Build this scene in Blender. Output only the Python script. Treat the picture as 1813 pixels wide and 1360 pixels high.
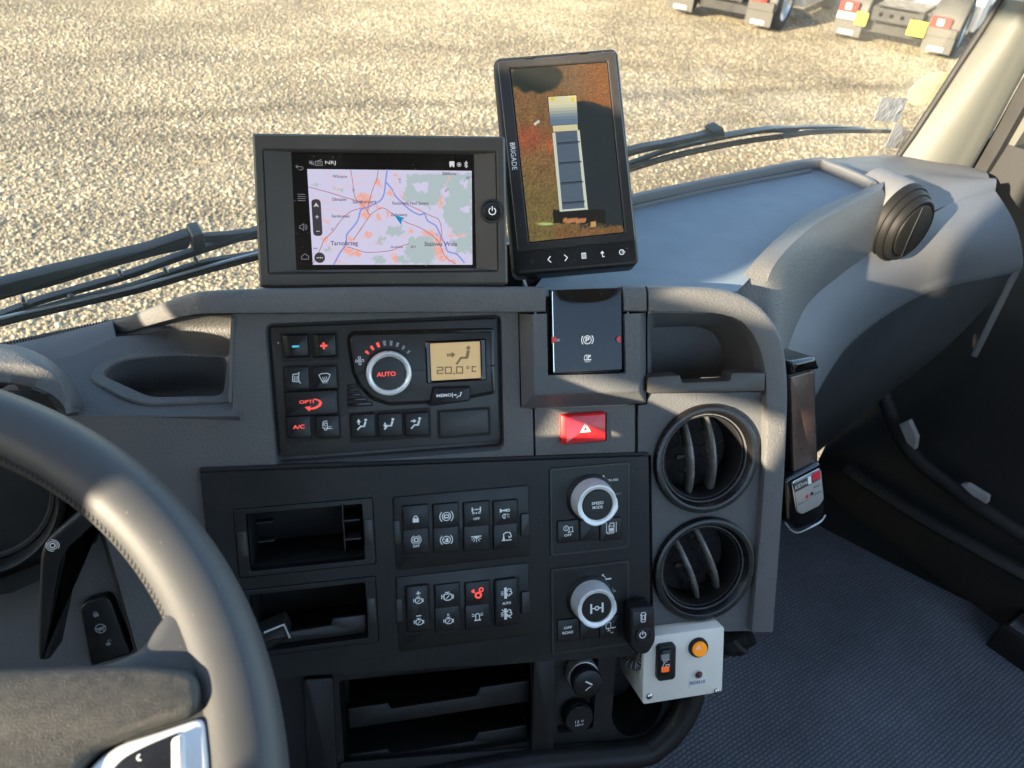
import bpy, bmesh, math, random
from mathutils import Vector, Matrix, geometry
R_ = math.radians
random.seed(7)
scene = bpy.context.scene
for o in list(bpy.data.objects):
    bpy.data.objects.remove(o, do_unlink=True)
COL = scene.collection

# ------------------------------------------------------------------ camera
FPX, CX, CY, IW, IH = 1310.0, 906.5, 680.0, 1813.0, 1360.0     # photo pixels
CAMH = 2.9                                                      # eye above the gravel
LEAN = R_(27)                                                   # console leans away from vertical
U_c = Vector((6144, -367, 1310)).normalized()                   # console axes seen by the lens (right, down, forward)
D_c = Vector((61, 7210, 1310)); D_c = (D_c - U_c * D_c.dot(U_c)).normalized()
V_c = -D_c
W_c = -(U_c.cross(D_c))
Z_c = V_c * math.cos(LEAN) + W_c * math.sin(LEAN)
Y_c = V_c * math.sin(LEAN) - W_c * math.cos(LEAN)
CAM = Vector((0, 0, CAMH))
def c2w(v): return Vector((U_c.dot(v), Y_c.dot(v), Z_c.dot(v)))
right_w, down_w, fwd_w = c2w(Vector((1, 0, 0))), c2w(Vector((0, 1, 0))), c2w(Vector((0, 0, 1)))
cam_data = bpy.data.cameras.new('camera'); cam = bpy.data.objects.new('camera', cam_data); COL.objects.link(cam)
cm = Matrix.Identity(4)
for r in range(3):
    cm[r][0] = right_w[r]; cm[r][1] = -down_w[r]; cm[r][2] = -fwd_w[r]; cm[r][3] = CAM[r]
cam.matrix_world = cm
cam_data.sensor_fit = 'HORIZONTAL'; cam_data.sensor_width = 36.0
cam_data.lens = 36.0 * FPX / IW
cam_data.clip_start = 0.02; cam_data.clip_end = 2000
cam_data.dof.use_dof = True; cam_data.dof.focus_distance = 0.68; cam_data.dof.aperture_fstop = 12.0
scene.camera = cam

# ------------------------------------------------------------------ light
YAW = R_(21)                                                    # truck axes against the console, which faces the driver
VX = Vector((math.cos(YAW), math.sin(YAW), 0)); VY = Vector((-math.sin(YAW), math.cos(YAW), 0)); VZ = Vector((0, 0, 1))
SUN_EL, SUN_BACK = R_(16), R_(12)
to_sun = (-VX * math.cos(SUN_BACK) - VY * math.sin(SUN_BACK)) * math.cos(SUN_EL) + VZ * math.sin(SUN_EL)
sd = bpy.data.lights.new('sun', 'SUN'); sd.energy = 4.6; sd.angle = R_(0.53); sd.color = (1.0, 0.835, 0.60)
so = bpy.data.objects.new('sun', sd); COL.objects.link(so)
so.rotation_euler = to_sun.to_track_quat('Z', 'Y').to_euler(); so.location = (-6, -4, 8)
world = bpy.data.worlds.new('World'); scene.world = world; world.use_nodes = True
wn = world.node_tree; wn.nodes.clear()
sky = wn.nodes.new('ShaderNodeTexSky'); sky.sky_type = 'NISHITA'; sky.sun_disc = False
sky.sun_elevation = SUN_EL; sky.sun_rotation = math.atan2(to_sun.x, to_sun.y)
sky.air_density = 1.0; sky.dust_density = 1.0
bg = wn.nodes.new('ShaderNodeBackground'); bg.inputs[1].default_value = 0.15
wo = wn.nodes.new('ShaderNodeOutputWorld')
wn.links.new(sky.outputs[0], bg.inputs[0]); wn.links.new(bg.outputs[0], wo.inputs[0])
scene.view_settings.view_transform = 'Standard'; scene.view_settings.look = 'None'
scene.view_settings.gamma = 1.0; scene.view_settings.use_curve_mapping = False
EXPO = 2.36
scene.view_settings.exposure = EXPO
scene.render.engine = 'CYCLES'
scene.cycles.max_bounces = 8; scene.cycles.diffuse_bounces = 4; scene.cycles.glossy_bounces = 4
scene.cycles.transparent_max_bounces = 12; scene.cycles.caustics_reflective = False; scene.cycles.caustics_refractive = False
scene.cycles.sample_clamp_indirect = 4.0
scene.cycles.use_denoising = True

# ------------------------------------------------------------------ measuring frames
def ray(x, y): return c2w(Vector(((x - CX) / FPX, (y - CY) / FPX, 1.0)))
class Frame:
    """A plane in the cab with its own axes; px() turns a measured image point into local coordinates on the plane z = w."""
    def __init__(s, origin, ax, ay):
        s.o = Vector(origin); s.x = Vector(ax).normalized(); s.y = Vector(ay).normalized(); s.z = s.x.cross(s.y).normalized()
        s.y = s.z.cross(s.x)
        s.M = Matrix(((s.x[0], s.y[0], s.z[0], s.o[0]), (s.x[1], s.y[1], s.z[1], s.o[1]), (s.x[2], s.y[2], s.z[2], s.o[2]), (0, 0, 0, 1)))
    def px(s, x, y, w=0.0):
        d = ray(x, y); t = ((s.o - CAM).dot(s.z) + w) / d.dot(s.z)
        q = CAM + d * t - s.o
        return Vector((q.dot(s.x), q.dot(s.y), w))
    def loc(s, p): q = Vector(p) - s.o; return Vector((q.dot(s.x), q.dot(s.y), q.dot(s.z)))
    def wld(s, p): return s.o + s.x * p[0] + s.y * p[1] + s.z * p[2]
    def sub(s, o, rx=0, ry=0, rz=0):
        m = Matrix.Rotation(rz, 3, 'Z') @ Matrix.Rotation(ry, 3, 'Y') @ Matrix.Rotation(rx, 3, 'X')
        ax = m @ Vector((1, 0, 0)); ay = m @ Vector((0, 1, 0))
        return Frame(s.wld(o), s.x * ax[0] + s.y * ax[1] + s.z * ax[2], s.x * ay[0] + s.y * ay[1] + s.z * ay[2])
def at_z(x, y, z):                      # image point on the horizontal plane z below the eye
    d = ray(x, y); return CAM + d * (z / d.z)
WORLD = Frame((0, 0, 0), (1, 0, 0), (0, 1, 0))
PAN = Frame(CAM + fwd_w * 0.64, (1, 0, 0), (0, math.sin(LEAN), math.cos(LEAN)))      # console face, w towards the viewer
VEH = Frame(CAM, VX, VY)                                                           # truck axes at the eye
gl = R_(7)
GLASS = Frame(CAM + VY * 0.655 + VZ * -0.38, VX, VZ * math.cos(gl) - VY * math.sin(gl))
def at_vy(x, y, f):                     # image point on the upright plane f ahead of the eye
    d = ray(x, y); return CAM + d * (f / d.dot(VY))
def at_vx(x, y, f):
    d = ray(x, y); return CAM + d * (f / d.dot(VX))

# ------------------------------------------------------------------ materials
MATS = {}
def mat(name, col=(.5, .5, .5), rough=.5, metal=0, spec=.5, emit=None, estr=1.0, bump=None, vary=None, coat=0, alpha=None, dust=0):
    m = bpy.data.materials.new(name); m.use_nodes = True; nt = m.node_tree
    b = nt.nodes['Principled BSDF']
    b.inputs['Base Color'].default_value = (*col, 1); b.inputs['Roughness'].default_value = rough
    b.inputs['Metallic'].default_value = metal; b.inputs['Specular IOR Level'].default_value = spec
    if coat: b.inputs['Coat Weight'].default_value = coat; b.inputs['Coat Roughness'].default_value = .05
    if emit: b.inputs['Emission Color'].default_value = (*emit, 1); b.inputs['Emission Strength'].default_value = estr / 2 ** EXPO
    tc = None
    if bump or vary:
        tc = nt.nodes.new('ShaderNodeTexCoord')
    if bump:                            # (scale, strength, distance)
        t = nt.nodes.new('ShaderNodeTexNoise'); t.inputs['Scale'].default_value = bump[0]; t.inputs['Detail'].default_value = 3
        t.inputs['Roughness'].default_value = .6
        bp = nt.nodes.new('ShaderNodeBump'); bp.inputs['Strength'].default_value = bump[1]; bp.inputs['Distance'].default_value = bump[2]
        nt.links.new(tc.outputs['Object'], t.inputs['Vector']); nt.links.new(t.outputs['Fac'], bp.inputs['Height'])
        nt.links.new(bp.outputs['Normal'], b.inputs['Normal'])
    if vary:                            # (scale, amount) : dust, handling marks
        t = nt.nodes.new('ShaderNodeTexNoise'); t.inputs['Scale'].default_value = vary[0]; t.inputs['Detail'].default_value = 6
        nt.links.new(tc.outputs['Object'], t.inputs['Vector'])
        mr = nt.nodes.new('ShaderNodeMapRange'); mr.inputs[1].default_value = .3; mr.inputs[2].default_value = .7
        mr.inputs[3].default_value = 1 - vary[1]; mr.inputs[4].default_value = 1 + vary[1]
        nt.links.new(t.outputs['Fac'], mr.inputs[0])
        mx = nt.nodes.new('ShaderNodeVectorMath'); mx.operation = 'SCALE'; mx.inputs[0].default_value = col
        nt.links.new(mr.outputs[0], mx.inputs['Scale']); nt.links.new(mx.outputs[0], b.inputs['Base Color'])
        if dust:                        # sparse pale specks and a faint film of dust
            d1 = nt.nodes.new('ShaderNodeTexNoise'); d1.inputs['Scale'].default_value = 420; d1.inputs['Detail'].default_value = 1; nt.links.new(tc.outputs['Object'], d1.inputs['Vector'])
            d2 = nt.nodes.new('ShaderNodeMapRange'); d2.inputs[1].default_value = .745; d2.inputs[2].default_value = .80; d2.inputs[3].default_value = 0; d2.inputs[4].default_value = dust; nt.links.new(d1.outputs['Fac'], d2.inputs[0])
            d3 = nt.nodes.new('ShaderNodeTexNoise'); d3.inputs['Scale'].default_value = 26; d3.inputs['Detail'].default_value = 8; d3.inputs['Roughness'].default_value = .7; nt.links.new(tc.outputs['Object'], d3.inputs['Vector'])
            d4 = nt.nodes.new('ShaderNodeMapRange'); d4.inputs[1].default_value = .48; d4.inputs[2].default_value = .75; d4.inputs[3].default_value = 0; d4.inputs[4].default_value = dust * .10; nt.links.new(d3.outputs['Fac'], d4.inputs[0])
            d5 = nt.nodes.new('ShaderNodeMath'); d5.operation = 'MAXIMUM'; nt.links.new(d2.outputs[0], d5.inputs[0]); nt.links.new(d4.outputs[0], d5.inputs[1])
            d6 = nt.nodes.new('ShaderNodeMix'); d6.data_type = 'RGBA'; d6.inputs['B'].default_value = (.34, .32, .28, 1)
            nt.links.new(d5.outputs[0], d6.inputs['Factor']); nt.links.new(mx.outputs[0], d6.inputs['A']); nt.links.new(d6.outputs['Result'], b.inputs['Base Color'])
        m2 = nt.nodes.new('ShaderNodeMapRange'); m2.inputs[1].default_value = .3; m2.inputs[2].default_value = .7
        m2.inputs[3].default_value = max(0.02, rough - vary[1] * .35); m2.inputs[4].default_value = min(1, rough + vary[1] * .35)
        nt.links.new(t.outputs['Fac'], m2.inputs[0]); nt.links.new(m2.outputs[0], b.inputs['Roughness'])
    MATS[name] = m
    return m
mat('dash_grey', (.108, .108, .108), .5, bump=(520, .65, .0016), vary=(14, .10), spec=.45, dust=0.3)
mat('dash_grey_fine', (.10, .104, .11), .55, bump=(600, .6, .0014), vary=(9, .12), spec=.4, dust=0.3)
mat('side_grey', (.135, .139, .145), .58, bump=(700, .4, .0009), vary=(5, .03), spec=.4, dust=.3)
mat('satin_black', (.0125, .0125, .013), .42, bump=(2200, .12, .0003), vary=(18, .18), spec=.3, dust=0.28)
mat('matte_black', (.016, .016, .017), .6, vary=(20, .2), dust=0.25)
mat('button_black', (.0085, .0085, .009), .36, vary=(60, .2), spec=.38, dust=0.2)
mat('vent_slat', (.13, .13, .125), .25, vary=(60, .25), spec=.7)
mat('gloss_black', (.006, .006, .007), .07, vary=(40, .3), dust=0.3)
mat('deep_black', (.006, .006, .007), .7)
mat('bezel_brown', (.055, .051, .045), .42, bump=(2600, .12, .0002), vary=(12, .12), dust=0.22)
mat('unit_black', (.022, .021, .0205), .4, bump=(2600, .1, .0002), vary=(25, .15), dust=0.22)
mat('silver', (.80, .81, .81), .3, .3, vary=(50, .1))
mat('silver_side', (.5, .52, .52), .3, .5, vary=(50, .1))
mat('side_vent_black', (.008, .008, .008), .55, spec=.2)
mat('rivet_metal', (.2, .2, .19), .4, .6)
mat('chrome', (.75, .75, .75), .12, 1)
mat('white_print', (.88, .88, .86), .5)
mat('grey_print', (.28, .28, .28), .5)
mat('lit_white', (.7, .7, .7), .5, emit=(.8, .8, .78), estr=.35)
mat('lit_red', (.6, .05, .04), .5, emit=(1, .10, .07), estr=.75)
mat('lit_cyan', (.05, .4, .5), .5, emit=(.05, .55, .75), estr=.55)
mat('red_button', (.62, .015, .02), .22, vary=(40, .08), coat=.4)
mat('red_mark', (.7, .03, .05), .4)
mat('lcd_amber', (.42, .30, .13), .35, emit=(.55, .36, .14), estr=.55)
mat('lcd_ink', (.16, .11, .05), .5, emit=(.16, .1, .04), estr=.5)
mat('white_box', (.84, .80, .71), .45, bump=(900, .08, .0003), vary=(16, .06))
mat('amber_lens', (.85, .28, .01), .2, emit=(1, .33, .0), estr=.35, coat=.6)
mat('dark_red_lens', (.12, .004, .006), .12, coat=.5)
mat('orange_lens', (.8, .12, .01), .3, emit=(1, .16, .02), estr=.35)
mat('dark_print', (.03, .03, .03), .6)
mat('leather', (.044, .046, .049), .5, bump=(420, .12, .0006), vary=(10, .10), spec=.45, dust=0.2)
mat('hub_grain', (.032, .031, .028), .45, bump=(1500, .7, .0006), vary=(300, .25), spec=.5)
mat('headliner', (.5, .5, .49), .8)
mat('beige_trim', (.10, .102, .088), .6, bump=(900, .15, .0005), vary=(5, .05))
mat('rubber', (.02, .02, .02), .7, vary=(30, .3))
mat('wiper_black', (.035, .038, .034), .38, vary=(30, .3))
mat('terminal_face', (.10, .066, .054), .26, bump=(500, .15, .0004), vary=(30, .25), spec=.5)
mat('terminal_plate', (.42, .39, .37), .35, metal=.2)
mat('gap_light_grey', (.40, .40, .39), .5, vary=(40, .2))
mat('white_paint', (.8, .8, .8), .3)
mat('tape', (.34, .34, .34), .5, bump=(60, .8, .004), vary=(70, .25))
mat('mat_blue', (.19, .235, .275), .75, bump=(700, .25, .0006), vary=(40, .06), spec=.35, dust=0.4)
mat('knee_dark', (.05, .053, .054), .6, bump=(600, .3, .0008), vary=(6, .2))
mat('vent_ring', (.007, .007, .0075), .24, vary=(40, .3))
mat('door_dark', (.017, .018, .018), .6, bump=(600, .25, .0006), vary=(6, .25))
def glass_mat(name, tint=(1, 1, 1), refl=1.0, rough=0.0, dust=.02):
    m = bpy.data.materials.new(name); m.use_nodes = True; nt = m.node_tree; nt.nodes.clear()
    tr = nt.nodes.new('ShaderNodeBsdfTransparent'); tr.inputs[0].default_value = (*tint, 1)
    gs = nt.nodes.new('ShaderNodeBsdfGlossy'); gs.inputs['Roughness'].default_value = rough
    fr = nt.nodes.new('ShaderNodeFresnel'); fr.inputs[0].default_value = 1.45
    ml = nt.nodes.new('ShaderNodeMath'); ml.operation = 'MULTIPLY'; ml.inputs[1].default_value = refl
    mx = nt.nodes.new('ShaderNodeMixShader'); out = nt.nodes.new('ShaderNodeOutputMaterial')
    nt.links.new(fr.outputs[0], ml.inputs[0]); nt.links.new(ml.outputs[0], mx.inputs[0]); nt.links.new(tr.outputs[0], mx.inputs[1])
    nt.links.new(gs.outputs[0], mx.inputs[2])
    dd = nt.nodes.new('ShaderNodeBsdfTranslucent'); dd.inputs[0].default_value = (.9, .88, .84, 1)          # film of dust and smears
    tc = nt.nodes.new('ShaderNodeTexCoord'); mp = nt.nodes.new('ShaderNodeMapping'); mp.inputs['Scale'].default_value = (3, 11, 3); mp.inputs['Rotation'].default_value = (0, 0, .5)
    nz = nt.nodes.new('ShaderNodeTexNoise'); nz.inputs['Scale'].default_value = 2.2; nz.inputs['Detail'].default_value = 8; nz.inputs['Roughness'].default_value = .65
    mr = nt.nodes.new('ShaderNodeMapRange'); mr.inputs[1].default_value = .35; mr.inputs[2].default_value = .75; mr.inputs[3].default_value = .004; mr.inputs[4].default_value = dust
    m2 = nt.nodes.new('ShaderNodeMixShader')
    nt.links.new(tc.outputs['Object'], mp.inputs[0]); nt.links.new(mp.outputs[0], nz.inputs['Vector']); nt.links.new(nz.outputs['Fac'], mr.inputs[0]); nt.links.new(mr.outputs[0], m2.inputs[0])
    nt.links.new(mx.outputs[0], m2.inputs[1]); nt.links.new(dd.outputs[0], m2.inputs[2]); nt.links.new(m2.outputs[0], out.inputs[0]); MATS[name] = m
glass_mat('windscreen_glass', (.96, .97, .95), .3)
def film_mat(name, col, op):
    m = bpy.data.materials.new(name); m.use_nodes = True; nt = m.node_tree
    b = nt.nodes['Principled BSDF']; b.inputs['Base Color'].default_value = (*col, 1); b.inputs['Alpha'].default_value = op
    b.inputs['Roughness'].default_value = .4; MATS[name] = m
film_mat('pale_film', (.85, .9, .6), .42)

# ------------------------------------------------------------------ mesh building
OFF = {}
def inset(poly, d):
    n = len(poly); out = []
    a = sum(poly[i][0] * poly[(i + 1) % n][1] - poly[(i + 1) % n][0] * poly[i][1] for i in range(n))
    s = 1 if a > 0 else -1
    for i in range(n):
        p0, p1, p2 = Vector(poly[i - 1][:2]), Vector(poly[i][:2]), Vector(poly[(i + 1) % n][:2])
        e1, e2 = p1 - p0, p2 - p1
        if e1.length < 1e-9: e1 = e2
        if e2.length < 1e-9: e2 = e1
        e1.normalize(); e2.normalize()
        n1, n2 = Vector((-e1.y, e1.x)) * s, Vector((-e2.y, e2.x)) * s
        m = n1 + n2
        k = m.length_squared
        m = m * (2 / k) if k > .3 else n1
        out.append((p1.x + m.x * d, p1.y + m.y * d))
    return out
def rrect(x0, x1, y0, y1, r=.002, seg=4):
    if x0 > x1: x0, x1 = x1, x0
    if y0 > y1: y0, y1 = y1, y0
    r = min(r, (x1 - x0) / 2.01, (y1 - y0) / 2.01); out = []
    for cx, cy, a in ((x1 - r, y0 + r, -90), (x1 - r, y1 - r, 0), (x0 + r, y1 - r, 90), (x0 + r, y0 + r, 180)):
        for k in range(seg + 1):
            t = R_(a + 90 * k / seg); out.append((cx + r * math.cos(t), cy + r * math.sin(t)))
    return out
def rpoly(pts, r=.003, seg=4):
    out = []; n = len(pts)
    for i in range(n):
        p0, p1, p2 = Vector(pts[i - 1][:2]), Vector(pts[i][:2]), Vector(pts[(i + 1) % n][:2])
        a, b = p0 - p1, p2 - p1
        d = min(r, a.length * .45, b.length * .45)
        s, e = p1 + a.normalized() * d, p1 + b.normalized() * d
        for k in range(seg + 1):
            t = k / seg; q = s * (1 - t) ** 2 + p1 * 2 * t * (1 - t) + e * t * t
            out.append((q.x, q.y))
    return out
def circ(cx, cy, r, n=32, ry=None, a0=0):
    ry = ry or r
    return [(cx + r * math.cos(2 * math.pi * k / n + a0), cy + ry * math.sin(2 * math.pi * k / n + a0)) for k in range(n)]
def spline(pts, n=6):
    P = [Vector(p) for p in pts]; out = []
    for i in range(len(P) - 1):
        p0 = P[i - 1] if i else P[0] * 2 - P[1]; p1, p2 = P[i], P[i + 1]; p3 = P[i + 2] if i + 2 < len(P) else P[-1] * 2 - P[-2]
        for k in range(n):
            t = k / n
            out.append(.5 * ((2 * p1) + (p2 - p0) * t + (2 * p0 - 5 * p1 + 4 * p2 - p3) * t * t + (3 * p1 - p0 - 3 * p2 + p3) * t ** 3))
    out.append(P[-1]); return out
class MB:
    def __init__(s): s.v = []; s.f = []
    def add(s, vs, fs):
        o = len(s.v); s.v += [Vector(v) for v in vs]; s.f += [tuple(i + o for i in f) for f in fs]; return s
    def rings(s, rr, cap0=True, cap1=True, closed=True):
        o = len(s.v); n = len(rr[0])
        for r in rr: s.v += [Vector(p) for p in r]
        for i in range(len(rr) - 1):
            for j in range(n if closed else n - 1):
                k = (j + 1) % n
                s.f.append((o + i * n + j, o + i * n + k, o + (i + 1) * n + k, o + (i + 1) * n + j))
        if cap0: s.f.append(tuple(o + j for j in range(n - 1, -1, -1)))
        if cap1: s.f.append(tuple(o + (len(rr) - 1) * n + j for j in range(n)))
        return s
    def slab(s, poly, z0, z1, bev=.0008, seg=2, back=False):       # extruded outline, front edge rounded
        a = sum(poly[i][0] * poly[(i + 1) % len(poly)][1] - poly[(i + 1) % len(poly)][0] * poly[i][1] for i in range(len(poly)))
        if a < 0: poly = poly[::-1]
        rr = [[(p[0], p[1], z0) for p in poly]]
        if bev > 0:
            for k in range(seg + 1):
                t = math.pi / 2 * k / seg
                q = inset(poly, bev * (1 - math.cos(t))); rr.append([(p[0], p[1], z1 - bev + bev * math.sin(t)) for p in q])
        else: rr.append([(p[0], p[1], z1) for p in poly])
        return s.rings(rr, True, True)
    def plate(s, outer, holes, z, depth=.003):                     # flat face with holes, edges turned back
        loops = [outer] + list(holes)
        vl = [[Vector((p[0], p[1], 0)) for p in l] for l in loops]
        tris = geometry.tessellate_polygon(vl)
        flat = [p for l in loops for p in l]; o = len(s.v)
        s.v += [Vector((p[0], p[1], z)) for p in flat]
        for t in tris:
            a, b, c = (flat[i] for i in t)
            ar = (b[0] - a[0]) * (c[1] - a[1]) - (c[0] - a[0]) * (b[1] - a[1])
            if abs(ar) < 1e-14: continue
            s.f.append(tuple(o + i for i in (t if ar > 0 else t[::-1])))
        for li, l in enumerate(loops):
            a = sum(l[i][0] * l[(i + 1) % len(l)][1] - l[(i + 1) % len(l)][0] * l[i][1] for i in range(len(l)))
            q = l if (a > 0) == (li == 0) else l[::-1]
            s.rings([[(p[0], p[1], z - depth) for p in q], [(p[0], p[1], z) for p in q]], False, False)
        return s
    def frame(s, outer, inner, z0, z1, bev=.0006):                 # border between two outlines with equal point counts
        def ccw(l):
            a = sum(l[i][0] * l[(i + 1) % len(l)][1] - l[(i + 1) % len(l)][0] * l[i][1] for i in range(len(l)))
            return l if a > 0 else l[::-1]
        outer, inner = ccw(outer), ccw(inner)
        oi, ii = inset(outer, bev), inset(inner, -bev)
        rr = [[(p[0], p[1], z0) for p in outer], [(p[0], p[1], z1 - bev) for p in outer], [(p[0], p[1], z1) for p in oi],
              [(p[0], p[1], z1) for p in ii], [(p[0], p[1], z1 - bev) for p in inner], [(p[0], p[1], z0) for p in inner]]
        return s.rings(rr, False, False)
    def pocket(s, front, back, z0, z1):                            # open recess: walls and floor
        n = len(front)
        a = sum(front[i][0] * front[(i + 1) % n][1] - front[(i + 1) % n][0] * front[i][1] for i in range(n))
        if a > 0: front, back = front[::-1], back[::-1]
        s.rings([[(p[0], p[1], z0) for p in front], [(p[0], p[1], z1) for p in back]], False, True); return s
    def lathe(s, prof, c=(0, 0, 0), n=40, cap=True, axis=None):    # profile of (radius, height) about local z
        rr = []
        for r, h in prof:
            rr.append([(c[0] + r * math.cos(2 * math.pi * k / n), c[1] + r * math.sin(2 * math.pi * k / n), c[2] + h) for k in range(n)])
        return s.rings(rr, cap, cap)
    def tube(s, path, rad, n=10, cap=True, flat=1.0, up=None):
        P = [Vector(p) for p in path]; rr = []; prev = None
        for i, p in enumerate(P):
            t = (P[min(i + 1, len(P) - 1)] - P[max(i - 1, 0)]).normalized()
            if prev is None:
                a = Vector(up) if up else (Vector((0, 0, 1)) if abs(t.z) < .9 else Vector((1, 0, 0)))
            else: a = prev
            a = (a - t * a.dot(t)).normalized(); prev = a; b = t.cross(a)
            r = rad[i] if isinstance(rad, (list, tuple)) else rad
            rr.append([p + b * (r * math.cos(2 * math.pi * k / n)) + a * (r * flat * math.sin(2 * math.pi * k / n)) for k in range(n)])
        return s.rings(rr, cap, cap)
    def box(s, x0, x1, y0, y1, z0, z1):
        return s.add([(x0, y0, z0), (x1, y0, z0), (x1, y1, z0), (x0, y1, z0), (x0, y0, z1), (x1, y0, z1), (x1, y1, z1), (x0, y1, z1)],
                     [(0, 3, 2, 1), (4, 5, 6, 7), (0, 1, 5, 4), (1, 2, 6, 5), (2, 3, 7, 6), (3, 0, 4, 7)])
    def loft(s, rows):                                             # open sheet through rows of points
        o = len(s.v); n = len(rows[0])
        for r in rows: s.v += [Vector(p) for p in r]
        for i in range(len(rows) - 1):
            for j in range(n - 1):
                s.f.append((o + i * n + j, o + i * n + j + 1, o + (i + 1) * n + j + 1, o + (i + 1) * n + j))
        return s
    def shell(s, rows, vec):                                       # sheet with thickness
        n = len(rows[0]); vec = Vector(vec)
        s.loft(rows); back = [[Vector(p) + vec for p in r] for r in rows]; s.loft([r[::-1] for r in back])
        edge = list(rows[0]) + [r[-1] for r in rows[1:]] + list(rows[-1][-2::-1]) + [r[0] for r in rows[-2:0:-1]]
        s.rings([[Vector(p) for p in edge], [Vector(p) + vec for p in edge]], False, False); return s
    # flat print
    def line(s, pts, wd, z):
        for i in range(len(pts) - 1):
            a, b = Vector(pts[i][:2]), Vector(pts[i + 1][:2]); d = b - a
            if d.length < 1e-9: continue
            d.normalize(); nn = Vector((-d.y, d.x)) * wd / 2; e = d * wd * .35
            a2, b2 = a - e, b + e; z += 2e-6
            s.add([(a2.x - nn.x, a2.y - nn.y, z), (b2.x - nn.x, b2.y - nn.y, z), (b2.x + nn.x, b2.y + nn.y, z), (a2.x + nn.x, a2.y + nn.y, z)], [(0, 1, 2, 3)])
        return s
    def fill(s, poly, z):
        tris = geometry.tessellate_polygon([[Vector((p[0], p[1], 0)) for p in poly]]); o = len(s.v)
        s.v += [Vector((p[0], p[1], z)) for p in poly]
        for t in tris:
            a, b, c = (poly[i] for i in t)
            ar = (b[0] - a[0]) * (c[1] - a[1]) - (c[0] - a[0]) * (b[1] - a[1])
            s.f.append(tuple(o + i for i in (t if ar > 0 else t[::-1])))
        return s
    def build(s, name, material, parent=None, frame=None, smooth=40):
        me = bpy.data.meshes.new(name)
        ob = bpy.data.objects.new(name, me); COL.objects.link(ob)
        if parent is not None:
            root = parent
            while root.parent: root = root.parent
            off = OFF.get(root.name, Vector((0, 0, 0)))
            vs = [v - off for v in s.v]; ob.parent = parent
        else:
            vs = s.v
            if s.v:                                                  # origin at the thing's own base point
                lo = Vector([min(v[i] for v in s.v) for i in range(3)]); hi = Vector([max(v[i] for v in s.v) for i in range(3)])
                c = (lo + hi) / 2; vs = [v - c for v in s.v]; OFF[ob.name] = c
                ob.matrix_world = (frame or WORLD).M @ Matrix.Translation(c)
        me.from_pydata([tuple(v) for v in vs], [], s.f); me.validate()
        me.materials.append(MATS[material] if isinstance(material, str) else material)
        me.update()
        if smooth:
            me.polygons.foreach_set('use_smooth', [len(p.vertices) <= 4 for p in me.polygons]); me.set_sharp_from_angle(angle=R_(smooth))
        return ob
def tag(o, label, cat=None, group=None, kind=None):
    if label: o['label'] = label
    if cat: o['category'] = cat
    if group: o['group'] = group
    if kind: o['kind'] = kind
    return o
def thing(name, label, cat, frame, base, group=None):
    o = bpy.data.objects.new(name, None); COL.objects.link(o); o.empty_display_size = .02
    base = Vector(base); OFF[o.name] = base
    o.matrix_world = frame.M @ Matrix.Translation(base)
    return tag(o, label, cat, group)
def rect_px(fr, x0, y0, x1, y1, w):
    a, b = fr.px(x0, y0, w), fr.px(x1, y1, w)
    return min(a.x, b.x), max(a.x, b.x), min(a.y, b.y), max(a.y, b.y)
def poly_px(fr, pts, w): return [tuple(fr.px(x, y, w)[:2]) for x, y in pts]
TXT = {}
def text(parent, fr, s, x, y, h, w, material, width=None, rot=0.0, name='lettering', bold=0.0, frame_space=False, mb=None):
    """Lettering of cap height h (photo pixels) centred on an image point."""
    key = (s, bold)
    if key not in TXT:
        cu = bpy.data.curves.new('t', 'FONT'); cu.body = s; cu.align_x = 'CENTER'; cu.offset = bold; cu.resolution_u = 3
        to = bpy.data.objects.new('t', cu); COL.objects.link(to)
        bpy.context.view_layer.update()
        me = bpy.data.meshes.new_from_object(to.evaluated_get(bpy.context.evaluated_depsgraph_get()))
        vs = [tuple(v.co) for v in me.vertices]; fs = [tuple(p.vertices) for p in me.polygons]
        bpy.data.objects.remove(to, do_unlink=True); bpy.data.curves.remove(cu); bpy.data.meshes.remove(me)
        TXT[key] = (vs, fs)
    vs, fs = TXT[key]
    x0, x1 = min(v[0] for v in vs), max(v[0] for v in vs); y0, y1 = min(v[1] for v in vs), max(v[1] for v in vs)
    c = fr.px(x, y, w); sc = (fr.px(x + 10, y, w) - fr.px(x - 10, y, w)).length / 20
    sy = h * sc / .72 if any(ch in s for ch in 'gjpqy') or y1 - y0 < .3 else h * sc / (y1 - y0)
    sx = (width * sc / (x1 - x0)) if width else sy
    cr, sr = math.cos(rot), math.sin(rot); out = []
    for v in vs:
        a, b = (v[0] - (x0 + x1) / 2) * sx, (v[1] - (y0 + y1) / 2) * sy
        out.append((c.x + a * cr - b * sr, c.y + a * sr + b * cr, w))
    m = mb or MB(); m.add(out, fs)
    if mb is not None: return None
    return m.build(name, material, parent, smooth=0)
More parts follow.
